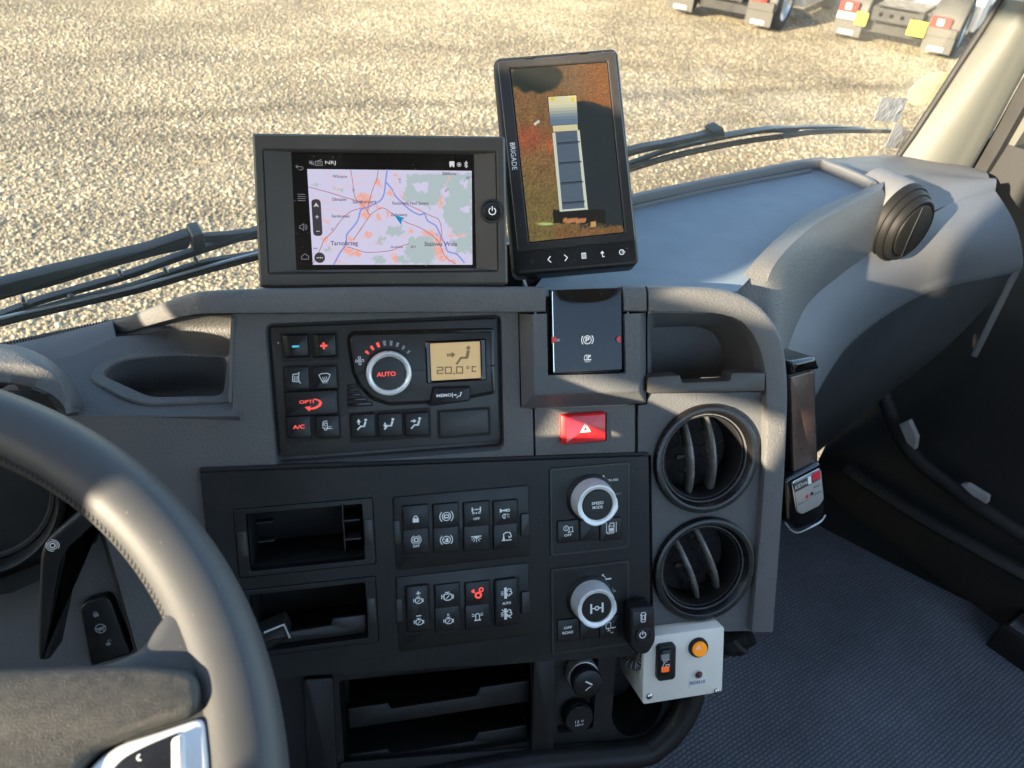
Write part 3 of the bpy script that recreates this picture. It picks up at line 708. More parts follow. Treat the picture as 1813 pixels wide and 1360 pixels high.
# ---- mat tray on top right and the duct beside it
ZT = -.325
def Wz(x, y, z): return P.loc(at_z(x, y, z))
mat_o = [(930, 560), (1010, 430), (1110, 352), (1280, 318), (1443, 292), (1540, 322), (1508, 356), (1432, 400), (1360, 459), (1305, 530), (1230, 570)]
def behind_rim(x, w=-.014):             # tray level just behind the console rim
    v = (CAMH + ZT - P.o.z - w * math.sin(LEAN)) / math.cos(LEAN); return P.wld((P.px(x, 512, w).x, v, w))
b0 = [at_z(x, y, ZT) if y < 500 else behind_rim(x) for x, y in mat_o]
m = MB(); q = [Vector(P.loc(p)) for p in b0]; m.add(q, [tuple(range(len(q)))[::-1]]); o = m.build('tray_mat', 'mat_blue', DASH, smooth=0)
# raised far edge of the tray
edge = [(1040, 366), (1126, 344), (1280, 312), (1440, 281), (1468, 286), (1532, 312), (1548, 322)]
def rail(pts, z, h, wd, name, mt):
    c = spline([at_z(x, y, z) for x, y in pts], 8); rows = []
    for i, p in enumerate(c):
        t_ = (c[min(i + 1, len(c) - 1)] - c[max(i - 1, 0)]).normalized(); s_ = t_.cross(VZ).normalized()
        prof = [(-wd * .5 , -h), (-wd * .5, -.003), (-wd * .42, -.0008), (-wd * .3, 0), (wd * .3, 0), (wd * .42, -.001), (wd * .5, -.004), (wd * .5, -h - .03)]
        rows.append([P.loc(p - s_ * a + VZ * b) for a, b in prof])
    m = MB().loft(rows); m.add(rows[0], [tuple(range(8))]); m.add(rows[-1], [tuple(range(7, -1, -1))]); return m.build(name, mt, DASH, smooth=30)
rail(edge, ZT + .014, .016, .009, 'tray_edge', 'side_grey')
# second step inside the tray edge
e2 = [(1050, 384), (1130, 362), (1280, 328), (1436, 299)]
rail(e2, ZT + .005, .007, .004, 'tray_step', 'side_grey')
m = MB()
# duct: crest, outer shoulder, trough, face
c1 = [(1262, 548), (1297, 506), (1344, 447), (1415, 384), (1493, 345), (1568, 318)]
c2 = [(1335, 560), (1352, 518), (1375, 463), (1434, 404), (1493, 369), (1562, 334)]
c3 = [(1392, 660), (1399, 605), (1434, 534), (1493, 483), (1540, 452), (1575, 436)]
c4 = [(1440, 700), (1477, 640), (1513, 593), (1572, 546), (1670, 498), (1810, 467)]
K1 = [P.loc(at_z(x, y, -.312)) for x, y in c1]; K2 = [P.loc(at_z(x, y, -.314)) for x, y in c2]; K3 = [P.loc(at_z(x, y, -.395)) for x, y in c3]
def tuck(K, c): return [k if k.z < -.034 else P.px(*q, -.034) for k, q in zip(K, c)]       # the duct starts behind the rim
K1, K2, K3 = tuck(K1, c1), tuck(K2, c2), tuck(K3, c3)
K0 = [k - Vector((.004, .02, .004)) for k in K1]
S0, S1, S2, S3 = (spline(k, 6) for k in (K0, K1, K2, K3))
vert = P.loc(PAN.o + VZ) - P.loc(PAN.o)
rows = [S0, [a + (b - a) * .05 - vert * .003 for a, b in zip(S1, S2)], [a + (b - a) * .15 - vert * .0004 for a, b in zip(S1, S2)], [a + (b - a) * .85 for a, b in zip(S1, S2)], S2]
for k in range(1, 9):
    t_ = k / 9; bul = .0075 * math.sin(math.pi * t_)
    rows.append([a.lerp(b, t_) + vert * bul + Vector((0, 0, .004 * math.sin(math.pi * t_))) for a, b in zip(S2, S3)])
rows.append(S3)
m = MB().loft(rows); m.build('air_duct', 'dash_grey', DASH, smooth=24)
# passenger side face
K4 = [P.loc(p) for p in (at_z(1440, 700, -.53), at_z(1477, 640, -.50), at_z(1513, 593, -.49), at_z(1572, 546, -.485), at_z(1670, 498, -.475), at_z(1810, 467, -.468))]
T3 = S3; T4 = spline(K4, 6)
top_edge = [P.loc(p) for p in (at_z(1520, 318, -.335), at_z(1560, 325, -.34), at_z(1610, 345, -.345), at_z(1660, 360, -.35), at_z(1720, 345, -.36), at_z(1770, 330, -.372))]
# sheet from line 3 (lower left) round to the pillar: rows along the panel
rowA = [P.loc(p) for p in (at_z(1392, 660, -.41), at_z(1399, 605, -.397), at_z(1434, 534, -.397), at_z(1493, 483, -.397), at_z(1560, 430, -.385), at_z(1640, 385, -.365), at_z(1700, 352, -.362), at_z(1762, 338, -.372))]
rowB = [P.loc(p) for p in (at_z(1440, 705, -.53), at_z(1477, 640, -.50), at_z(1513, 593, -.49), at_z(1572, 546, -.485), at_z(1640, 508, -.478), at_z(1710, 487, -.472), at_z(1765, 476, -.468), at_z(1812, 466, -.465))]
a_, b_ = spline(rowA, 6), spline(rowB, 6); rows = []
for k in range(11):
    t_ = k / 10; rows.append([p.lerp(q, t_) + Vector((0, 0, .012 * math.sin(math.pi * t_))) for p, q in zip(a_, b_)])
# fold under
lowv = [p + Vector((.0, -.012, -.006)) for p in b_]; low2 = [p + Vector((.0, -.02, -.03)) for p in b_]
rows += [lowv, low2]
m = MB().loft(rows); m.build('side_face', 'side_grey', DASH, smooth=60)
# right top, between duct, pillar and glass
r0 = [P.loc(p) for p in (at_z(1440, 282, -.345), at_z(1500, 279, -.358), at_z(1560, 275, -.37), at_z(1620, 275, -.375), at_z(1690, 288, -.375), at_z(1745, 304, -.375))]
r1 = [P.loc(p) for p in (at_z(1500, 300, -.333), at_z(1545, 298, -.340), at_z(1600, 302, -.35), at_z(1650, 308, -.36), at_z(1705, 316, -.366), at_z(1752, 322, -.372))]
r2 = [P.loc(p) for p in (at_z(1545, 430, -.388), at_z(1580, 405, -.375), at_z(1620, 388, -.366), at_z(1665, 368, -.3625), at_z(1710, 350, -.363), at_z(1762, 338, -.372))]
rows = []; s0, s1, s2 = (spline(r, 5) for r in (r0, r1, r2))
for k in range(5): t_ = k / 4; rows.append([a.lerp(b, t_) + vert * .003 * math.sin(math.pi * t_) for a, b in zip(s0, s1)])
for k in range(1, 7): t_ = k / 6; rows.append([a.lerp(b, t_) + vert * .012 * math.sin(math.pi * t_) for a, b in zip(s1, s2)])
m = MB().loft([[a - vert * .05 for a in s0]] + rows); m.build('top_panel', 'side_grey', DASH, smooth=60)
# knee panel below, dark
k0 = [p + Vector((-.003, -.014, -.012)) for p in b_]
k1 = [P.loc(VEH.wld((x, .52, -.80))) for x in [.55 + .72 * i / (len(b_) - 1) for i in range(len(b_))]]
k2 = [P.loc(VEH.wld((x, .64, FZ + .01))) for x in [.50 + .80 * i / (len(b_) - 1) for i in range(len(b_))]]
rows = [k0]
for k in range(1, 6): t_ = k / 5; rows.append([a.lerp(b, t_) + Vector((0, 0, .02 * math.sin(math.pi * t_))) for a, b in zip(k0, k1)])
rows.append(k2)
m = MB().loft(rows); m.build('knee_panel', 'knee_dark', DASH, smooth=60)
# ---- switch plate with openings for the open bins
WP = .007
def prect(x0, y0, x1, y1, w=WP, r=.002): return rrect(*rect_px(P, x0, y0, x1, y1, w), r)
BIN1 = (412, 902, 667, 998); BIN2 = (420, 1046, 672, 1136)
plate_o = rpoly(poly_px(P, [(354, 838), (1148, 808), (1152, 1152), (1120, 1162), (392, 1205)], WP), .004)
m = MB().plate(plate_o, [prect(*BIN1), prect(*BIN2)], WP, .0062)
m.build('switch_plate', 'satin_black', DASH)
m = MB().slab(rpoly(poly_px(P, [(352, 829), (1150, 801), (1149, 812), (353, 842)], .003), .003), -.002, .0025, .001); m.build('plate_shadow_gap', 'deep_black', DASH)
# ---- lower console
WL = -.004
low_o = poly_px(P, [(480, 1196), (1118, 1158), (1160, 1140), (1230, 1130), (1235, 1250), (1200, 1310), (1150, 1345), (1100, 1400), (480, 1420)], WL)
h1 = rrect(*rect_px(P, 600, 1206, 941, 1312, WL), .003)
h2 = rpoly(poly_px(P, [(990, 1168), (1060, 1160), (1050, 1290), (986, 1300)], WL), .004)
h3 = rpoly(poly_px(P, [(1092, 1150), (1180, 1140), (1172, 1262), (1145, 1298), (1105, 1306), (1082, 1280)], WL), .012, 6)
m = MB().plate(low_o, [h1, h2, h3], WL, .02); m.build('lower_console', 'satin_black', DASH)
m = MB().pocket(h1, inset(h1, -.0), WL, -.11); m.build('lower_bin', 'deep_black', DASH)
m = MB().pocket(h2, inset(h2, .002) if sum(h2[i][0]*h2[(i+1)%len(h2)][1]-h2[(i+1)%len(h2)][0]*h2[i][1] for i in range(len(h2)))>0 else inset(h2, .002), WL, -.014); m.build('socket_recess', 'matte_black', DASH)
m = MB().pocket(h3, h3, WL, -.07); m.build('cup_holder', 'matte_black', DASH)
for (xa, ya, xb, yb, xn, nh) in ((604, 1196, 945, 1240, 843, 14), (604, 1272, 940, 1318, 838, 14)):
    a = rect_px(P, xa, ya, xb, yb, -.012)
    xl, xr = a[0] + .004, a[1] - .004; yb_ = a[2]; yt = yb_ + .014
    m = MB().slab(rpoly([(xl, yb_), (xr, yb_), (xr, yt + .008), (xr - .048, yt + .008), (xr - .052, yt), (xl + .038, yt), (xl + .036, yt + .006), (xl, yt + .006)], .0015, 3), -.014, -.011, .0008); m.build('bin_lip', 'satin_black', DASH)
    m = MB().box(xl, xr, yb_ - .002, yb_, -.108, -.0145); m.build('bin_shelf', 'deep_black', DASH)
for pts, nm_ in (([(945, 1172), (984, 1168), (980, 1332), (941, 1340)], 'console_post'), ([(536, 1204), (590, 1200), (598, 1400), (548, 1410)], 'console_post')):
    m = MB().slab(rpoly(poly_px(P, pts, .004), .005), -.003, .004, .002); m.build(nm_, 'satin_black', DASH)
m = MB(); cur = spline([P.px(x, y, .004) for x, y in ((480, 1440), (900, 1358), (1120, 1336), (1165, 1318), (1200, 1282), (1222, 1236), (1228, 1180))], 6)
m.tube(cur, [.013] * (len(cur)), 12); m.build('console_edge', 'satin_black', DASH, smooth=60)
m = MB().slab(rpoly(poly_px(P, [(600, 1352), (1050, 1316), (1062, 1330), (1060, 1420), (600, 1440)], -.001), .004), -.003, -.001, .001); m.build('kick_gap', 'deep_black', DASH)
# body behind the console so that nothing shines through
m = MB(); m.slab(rpoly(poly_px(P, [(420, 560), (1338, 566), (1350, 700), (1315, 1110), (1180, 1240), (500, 1420)], -.13), .02), -.28, -.13, .01); m.build('console_body', 'deep_black', DASH)
m = MB(); s_ = [P.px(x, y, .0) for x, y in ((1397, 690), (1396, 760), (1388, 905), (1374, 1100))]
m.loft([[p + Vector((-.004, 0, -.004)) for p in s_], [p + Vector((-.012, 0, -.22)) for p in s_]]); m.build('console_side', 'satin_black', DASH)
# panel left of the console, under the wheel
m = MB().plate(poly_px(P, [(-160, 760), (110, 760), (182, 945), (250, 1190), (-160, 1320)], -.035), [], -.035, .01); m.build('column_panel', 'dash_grey', DASH)
m = MB().loft([[P.px(118, 738, -.0), P.px(184, 948, 0), P.px(248, 1178, 0)], [P.px(110, 738, -.036), P.px(178, 948, -.036), P.px(244, 1178, -.036)]]); m.build('column_edge', 'matte_black', DASH)
# bare recess walls of the open bins
def open_bin(label, b, lip, clips=True):
    x0, y0, x1, y1 = b
    a = rect_px(P, x0, y0, x1, y1, WP)
    t = thing('storage_bin', label, 'storage bin', P, ((a[0] + a[1]) / 2, a[2], WP), 'open storage bins in the switch plate')
    o = rrect(a[0] + .0006, a[1] - .0006, a[2] + .0006, a[3] - .0006, .002); bw = .0095
    i_ = rrect(a[0] + bw, a[1] - bw, a[2] + .005, a[3] - .005, .0015)
    m = MB().frame(o, i_, .0, WP + .0012, .0005); m.build('bezel', 'button_black', t)
    m = MB().pocket(i_, i_, WP - .001, -.06); m.build('bin_well', 'deep_black', t)
    cy = (a[2] + a[3]) / 2; hh = (a[3] - a[2]) * .19
    for s_ in (0, 1):
        xx = a[0] + .0015 if s_ == 0 else a[1] - bw + .0005
        m = MB().slab(rrect(xx, xx + bw - .002, cy - hh, cy + hh, .0018), WP, WP + .0024, .0008); m.build('clip', 'unit_black', t)
    if lip:
        xl, xr = a[0] + bw + .001, a[1] - bw - .001; yb_ = a[2] + .006
        m = MB().slab(rpoly([(xl, yb_), (xr, yb_), (xr, yb_ + .017), (xr - .028, yb_ + .017), (xr - .030, yb_ + .011), (xl + .01, yb_ + .009), (xl, yb_ + .009)], .001, 3), -.003, .0, .0006); m.build('bin_lip', 'unit_black', t)
    else:
        for yy in (cy + .008, cy - .009):
            for xx, mt in ((a[1] - bw - .016, 'unit_black'), (a[0] + bw + .004, 'matte_black')):
                wz = (-.03, -.001) if mt == 'unit_black' else (-.024, -.016)
                m = MB().slab(rrect(xx, xx + .014, yy - .0009, yy + .0009, .0006), *wz, .0004); m.build('guide_rib', mt, t)
        m = MB().slab(rrect(a[1] - bw - .017, a[1] - bw - .016, a[2] + .006, a[3] - .006, .0003), -.058, -.012, 0); m.build('guide_wall', 'unit_black', t)
        m = MB().slab(rrect(a[0] + bw, a[1] - bw - .018, cy - .001, a[3] - .006, .0003), -.0595, -.05, .0005); m.build('back_step', 'matte_black', t)
    return t
open_bin('upper open storage bin with guide ribs, left of the lock and brake switches', BIN1, False)
open_bin('lower open storage bin with a stepped front lip, beside the steering wheel rim', BIN2, True)

# ================================================================== units on the console
def Zm(ox, oy, sc): return lambda X, Y: (ox + X / sc, oy + Y / sc)
def lin(r, g, b):
    return tuple(((c / 255) / 12.92 if c < 11 else (((c / 255) + .055) / 1.055) ** 2.4) for c in (r, g, b))
def flat_emit(name, rgb, k=1.0):
    c = lin(*rgb); m = mat(name, tuple(v * .15 for v in c), .12, emit=c, estr=k); return m
def image_grid(parent, fr, corners, w, fn, nx, ny, name, mname):
    """A lit screen picture: fn(s, t) gives the colour shown at that place of the display."""
    if mname not in MATS:
        m = bpy.data.materials.new(mname); m.use_nodes = True; nt = m.node_tree; b = nt.nodes['Principled BSDF']
        at = nt.nodes.new('ShaderNodeVertexColor'); at.layer_name = 'picture'
        nt.links.new(at.outputs[0], b.inputs['Emission Color']); b.inputs['Emission Strength'].default_value = 1.0 / 2 ** EXPO
        b.inputs['Base Color'].default_value = (.01, .01, .01, 1); b.inputs['Roughness'].default_value = .1; MATS[mname] = m
    q = [fr.px(x, y, w) for x, y in corners]; mb = MB(); rows = []
    for j in range(ny + 1):
        l, r = q[0].lerp(q[3], j / ny), q[1].lerp(q[2], j / ny); rows.append([l.lerp(r, i / nx) for i in range(nx + 1)])
    mb.loft([r[::-1] for r in rows]) if False else mb.loft(rows[::-1])
    ob = mb.build(name, mname, parent, smooth=0); me = ob.data
    ca = me.color_attributes.new('picture', 'FLOAT_COLOR', 'POINT'); cols = []
    for j in range(ny, -1, -1):
        for i in range(nx + 1): cols += [*fn(i / nx, j / ny), 1]
    ca.data.foreach_set('color', cols); return ob
def button(t, fr, x0, y0, x1, y1, w0, w1, mt='button_black', bev=.0010, r=.0016, gap=.0004, name='button', tilt=0):
    a = rect_px(fr, x0, y0, x1, y1, w1)
    m = MB().slab(rrect(a[0] + gap, a[1] - gap, a[2] + gap, a[3] - gap, r), w0, w1, bev)
    return m.build(name, mt, t)

# ------------------------------------------------------------------ navigation unit
NAV = P.sub((-.1021, .147, 0), R_(-5.19), R_(-5.01), R_(-.78))
t = thing('navigation_unit', 'grey brown navigation unit with a lit road map, standing on the dashboard', 'navigation unit', NAV, (0, -.0595, -.02))
z = Zm(430, 220, 3.777)
fo = rrect(-.099, .099, -.0595, .0595, .002, 5)
x0, x1, y0, y1 = rect_px(NAV, *z(138, 176), *z(1702, 976), 0); fi = rrect(x0, x1, y0, y1, .001, 5)
m = MB().frame(fo, fi, -.020, 0, .0018); m.slab(rrect(-.0985, .0985, -.059, .059, .002), -.026, -.0185, .0); m.build('housing', 'bezel_brown', t)
sx0, sx1, sy0, sy1 = rect_px(NAV, *z(322, 186), *z(1562, 962), -.004)
fs_ = rrect(sx0, sx1, sy0, sy1, .001, 5)
m = MB().pocket(fi, fs_, 0, -.0045); m.f.pop(); m.build('bezel', 'bezel_brown', t)
m = MB().slab(fs_, -.018, -.0048, 0); scr = m.build('display', 'gloss_black', t)
SW = -.0046
G = lambda X, Y: tuple(NAV.px(*z(X, Y), SW)[:2])
def in_poly(p, poly):
    x, y = p; c = False; n = len(poly)
    for i in range(n):
        x1_, y1_ = poly[i]; x2, y2 = poly[(i + 1) % n]
        if (y1_ > y) != (y2 > y) and x < (x2 - x1_) * (y - y1_) / (y2 - y1_) + x1_: c = not c
    return c
mc = [z(430, 300), z(1530, 312), z(1535, 940), z(468, 940)]
from mathutils import noise as mnoise
woods = [[(1090, 330), (1330, 320), (1530, 330), (1532, 740), (1440, 750), (1380, 690), (1330, 600), (1350, 480), (1250, 560), (1130, 510), (1060, 500), (1080, 400)],
         [(960, 680), (1060, 670), (1060, 740), (990, 750), (940, 720)], [(1100, 760), (1260, 740), (1290, 830), (1260, 935), (1110, 930), (1080, 850)],
         [(890, 750), (945, 745), (930, 800), (900, 810)], [(470, 400), (520, 400), (510, 430), (460, 425)], [(600, 420), (670, 430), (650, 450), (610, 440)],
         [(540, 830), (590, 820), (580, 850), (545, 855)], [(1380, 770), (1530, 740), (1532, 860), (1420, 850)], [(1060, 870), (1000, 890), (1060, 935), (1120, 925)], [(860, 890), (940, 880), (930, 930), (870, 930)]]
holes = [[(1120, 390), (1240, 380), (1230, 440), (1150, 450)], [(1450, 370), (1500, 360), (1490, 420)], [(1440, 560), (1520, 545), (1500, 590)], [(1330, 410), (1360, 400), (1380, 470), (1330, 480)]]
towns = [(800, 490, 55, 45), (810, 545, 45, 40), (820, 610, 40, 30), (900, 620, 22, 40), (830, 740, 25, 30), (720, 770, 25, 18), (700, 840, 40, 22), (745, 870, 60, 18), (545, 770, 28, 16), (960, 600, 20, 18),
         (1240, 730, 60, 22), (1300, 770, 38, 30), (1310, 850, 36, 46), (1330, 890, 40, 28), (1115, 710, 14, 16), (980, 460, 18, 28), (1010, 340, 25, 16), (900, 390, 22, 34), (1320, 520, 12, 40), (1375, 350, 10, 18),
         (780, 690, 20, 14), (880, 790, 14, 22), (640, 915, 30, 14), (1010, 890, 14, 34), (1390, 745, 18, 20), (1460, 740, 26, 10), (610, 560, 14, 8), (560, 655, 30, 5), (900, 550, 16, 12), (1170, 565, 18, 8), (1050, 480, 10, 20), (1400, 915, 30, 14)]
def nav_fn(s, tt):
    X = 430 + (1532 - 430) * s + 38 * tt * (1 - s); Y = 302 + 638 * tt
    nz = mnoise.noise((X * .03, Y * .03, 0)); nz2 = mnoise.noise((X * .09, Y * .09, 3))
    p = (X + 22 * nz + 12 * nz2, Y + 22 * mnoise.noise((X * .03, Y * .03, 9)) + 12 * nz2)
    c = (206, 202, 228)
    if any(in_poly(p, w_) for w_ in woods) and not any(in_poly(p, h) for h in holes): c = (174, 189, 192)
    for tx, ty, rx, ry in towns:
        d = ((p[0] - tx) / rx) ** 2 + ((p[1] - ty) / ry) ** 2
        if d < .8 and nz2 > -.28: c = (236, 168, 150) if d < .45 else (230, 180, 174)
    g = math.exp(-((X - 800) / 130) ** 2 - ((Y - 300) / 190) ** 2)            # camera bloom of the status bar is left out: print only
    return lin(*c)
image_grid(scr, NAV, mc, SW, nav_fn, 150, 86, 'road_map', 'map_picture')
MW = SW + .00012
flat_emit('map_road', (186, 140, 150)); flat_emit('map_main_road', (168, 112, 120)); flat_emit('map_minor', (226, 176, 176)); flat_emit('map_river', (134, 142, 205)); flat_emit('map_text', (72, 66, 92)); flat_emit('map_ui', (58, 56, 60))
flat_emit('ui_white', (205, 205, 205)); flat_emit('ui_grey', (120, 122, 128)); flat_emit('map_arrow', (20, 130, 175)); flat_emit('ui_bar', (34, 34, 38))
def mlines(name, mt, ls, wd, w=MW, n=5):
    for k, l in enumerate(ls):
        w_ = w + k * 4e-6; m = MB()
        pts = spline([Vector((*NAV.px(*z(*p), w_)[:2], 0)) for p in l], n); m.line([(p.x, p.y) for p in pts], wd, w_)
        m.build(name, mt, scr, smooth=0)
mlines('map_river', 'map_river', [[(965, 306), (955, 380), (945, 460), (920, 510), (850, 548), (790, 575), (770, 640), (735, 690), (695, 740), (690, 800), (650, 860), (610, 935)], [(960, 390), (1000, 440), (1020, 480), (1060, 520), (1120, 575), (1180, 605), (1215, 600), (1235, 645), (1290, 680), (1320, 740), (1350, 800), (1370, 850), (1430, 870), (1480, 925)]], .0012)
mlines('map_main_road', 'map_main_road', [[(440, 420), (560, 452), (680, 488), (790, 520)], [(470, 930), (520, 830), (545, 770), (600, 720), (650, 650), (720, 585), (800, 560)], [(720, 306), (735, 390), (750, 490), (800, 540), (840, 590)], [(905, 306), (895, 370), (870, 430), (850, 500), (835, 580), (850, 610)], [(850, 605), (930, 560), (1000, 600), (1090, 655), (1180, 690), (1260, 740), (1310, 790), (1350, 880), (1420, 935)], [(740, 770), (790, 700), (850, 610)], [(700, 820), (780, 845), (840, 858), (990, 845), (1060, 815), (1110, 800)], [(1060, 520), (1150, 560), (1250, 610), (1310, 640), (1330, 720), (1320, 780)]], .0006, MW + .00004)
mlines('map_minor_road', 'map_minor', [[(940, 550), (1000, 490), (1010, 420), (1030, 380), (1050, 340)], [(1290, 590), (1320, 530), (1350, 450), (1380, 350)], [(560, 320), (600, 380), (640, 480)], [(480, 560), (600, 570), (720, 600)], [(560, 880), (640, 920), (700, 935)], [(880, 640), (910, 700), (930, 780), (860, 820)], [(980, 935), (1000, 880), (1040, 840)], [(1040, 420), (1090, 500)], [(600, 440), (760, 400), (900, 410)], [(460, 480), (560, 520), (640, 500)], [(520, 620), (580, 660), (560, 720)], [(1120, 680), (1100, 740), (1060, 760)], [(1380, 690), (1400, 750), (1500, 740)], [(640, 330), (720, 350), (860, 340)], [(540, 790), (600, 830), (680, 850)]], .0005, MW + .00002)
TW = MW + .0002
for s_, X, Y, h, wd in (('Wilczyce', 648, 352, 20, 96), ('Obrazów', 645, 502, 22, 98), ('Sandomierz', 814, 518, 25, 160), ('Radomyśl Nad Sanem', 1122, 530, 21, 242), ('Samborzec', 655, 614, 20, 122), ('Zaleszany', 1044, 608, 20, 112), ('Tarnobrzeg', 678, 800, 30, 182),
                        ('Stalowa Wola', 1324, 800, 30, 218), ('Grębów', 1030, 823, 20, 84), ('Zaklików', 1380, 330, 20, 98), ('ów', 486, 830, 14, 30), ('871', 1140, 820, 14, 32), ('857', 1510, 358, 15, 32)):
    text(scr, NAV, s_, *z(X, Y), h / 3.777, TW, 'map_text', width=wd / 3.777, name='place_name', bold=.012)
for s_, X, Y, r in (('77', 742, 440, 1.5), ('79', 598, 704, 1.1), ('855', 1362, 440, .8), ('854', 1050, 378, -1.5), ('77', 1296, 740, -.6)):
    text(scr, NAV, s_, *z(X, Y), 4, TW, 'map_text', rot=r, name='road_number')
m = MB().fill([G(1012, 608), G(1082, 628), G(1062, 640), G(1060, 676)], TW + .0001); m.build('position_arrow', 'map_arrow', scr, smooth=0)
m = MB().slab(rpoly([G(457, 502), G(520, 502), G(534, 748), G(472, 748)], .0041, 6), TW, TW + .0001, 0); m.build('zoom_bar', 'map_ui', scr, smooth=0)
c = G(514, 893); m = MB().slab(circ(c[0], c[1], .0042, 20), TW, TW + .0001, 0); m.build('menu_disc', 'map_ui', scr, smooth=0)
UW = TW + .0003
icon(scr, NAV, *z(490, 542), 5, UW, [('f', [(-1, -.7), (0, .9), (1, -.7), (0, -.2)])], 'ui_white')
icon(scr, NAV, *z(496, 620), 3, UW, [('l', [(-1, 0), (1, 0)], .3), ('l', [(0, -1), (0, 1)], .3)], 'ui_white'); icon(scr, NAV, *z(502, 716), 3, UW, [('l', [(-1, 0), (1, 0)], .3)], 'ui_white')
icon(scr, NAV, *z(514, 893), 6, UW, [('d', -.75, 0, .17), ('d', -.25, 0, .17), ('d', .25, 0, .17), ('d', .75, 0, .17)], 'ui_white')
icon(scr, NAV, *z(460, 258), 5, UW, [('f', [(-.9, -.3), (-.4, -.3), (.2, -.9), (.2, .9), (-.4, .3), (-.9, .3)]), ('l', [(-.9, .9), (.9, -.9)], .2), ('c', .3, 0, .5, -50, 50, .2)], 'ui_grey')
icon(scr, NAV, *z(508, 260), 6.5, UW, [('l', [(-.9, -.6), (.9, -.6), (.9, .5), (-.9, .5), (-.9, -.6)], .2), ('l', [(-.5, .5), (.8, 1.0)], .18)], 'ui_grey')
text(scr, NAV, 'FM', *z(508, 262), 4, UW, 'ui_grey'); text(scr, NAV, 'NRJ', *z(586, 260), 8, UW, 'ui_white', width=18.5)
icon(scr, NAV, *z(1398, 268), 5.5, UW, [('f', [(-.8, -.5), (.8, -.5), (.8, .95), (-.8, .95)]), ('d', -.5, -.7, .25), ('d', .5, -.7, .25)], 'ui_white')
icon(scr, NAV, *z(1446, 270), 4.2, UW, [('c', 0, 0, .85), ('d', 0, 0, .45)], 'ui_white')
icon(scr, NAV, *z(1492, 270), 5.5, UW, [('l', [(-.5, .5), (.5, -.5), (0, -1), (0, 1), (.5, .5), (-.5, -.5)], .2)], 'ui_white')
icon(scr, NAV, *z(380, 292), 7, UW, [('l', [(-.5, .7), (-.95, .3), (-.5, -.1)], .14), ('l', [(-.9, .3), (.6, .3), (.9, -.1), (.6, -.5), (-.2, -.5)], .14)], 'ui_grey')
icon(scr, NAV, *z(392, 490), 7.5, UW, [('l', [(-.9, k), (.9, k)], .12) for k in (-.75, -.25, .25, .75)], 'ui_grey')
icon(scr, NAV, *z(404, 688), 7, UW, [('l', [(-.9, -.35), (-.5, -.35), (.05, -.85), (.05, .85), (-.5, .35), (-.9, .35), (-.9, -.35)], .14), ('c', .1, 0, .45, -60, 60, .14), ('c', .1, 0, .85, -60, 60, .14)], 'ui_grey')
icon(scr, NAV, *z(416, 886), 6.5, UW, [('l', [(-.95, -.7), (.95, -.7), (.95, .1), (0, .8), (-.95, .1), (-.95, -.7)], .16)], 'ui_grey')
c = NAV.px(*z(1668, 580), 0); r = 15.5 * .000475
m = MB().lathe([(r + .0026, -.002), (r + .0024, .0003), (r + .0008, .0006), (r + .0004, -.001)], (c.x, c.y, 0), 32, False); m.build('button_ring', 'matte_black', t)
m = MB().lathe([(r + .0004, -.003), (r + .0002, .0005), (r - .0006, .0012), (r * .6, .0009), (0.0004, .0008)], (c.x, c.y, 0), 32); pb_ = m.build('power_button', 'button_black', t)
icon(pb_, NAV, *z(1668, 580), 8, .0014, [('c', 0, -.05, .75, 125, 415, .2), ('l', [(0, .1), (0, .95)], .2)], 'lit_white')

# ------------------------------------------------------------------ camera monitor
MON = P.sub((.0587, .190, -.03), R_(-14.35), R_(-10.55), R_(3.79))
t = thing('camera_monitor', 'black upright camera monitor showing the truck from above, behind the navigation unit', 'monitor', MON, (0, -.0975, -.02))
z = Zm(860, 70, 3.0222)
m = MB(); bo = rrect(-.0554, .0554, -.0975, .0975, .007, 6)
m.slab(bo, -.022, 0, .004, 4); m.build('housing', 'satin_black', t)
io = rpoly(poly_px(MON, [z(62, 118), z(694, 62), z(802, 1075), z(172, 1140)], .0012), .003); ii = rpoly(poly_px(MON, [z(126, 152), z(652, 116), z(746, 1034), z(230, 1090)], .0012), .001)
m = MB().frame(io, ii, -.0005, .0016, .0008); m.build('bezel', 'unit_black', t)
dp = [z(134, 160), z(648, 123), z(738, 1030), z(236, 1083)]
m = MB().slab(poly_px(MON, [(dp[0][0] - 1.5, dp[0][1] - 1.5), (dp[1][0] + 1.5, dp[1][1] - 1.5), (dp[2][0] + 1.5, dp[2][1] + 1.5), (dp[3][0] - 1.5, dp[3][1] + 1.5)], .0002), -.001, .0003, 0); scr = m.build('display', 'gloss_black', t)
sh_edge = [(500, 330), (560, 335), (620, 348), (668, 368)]
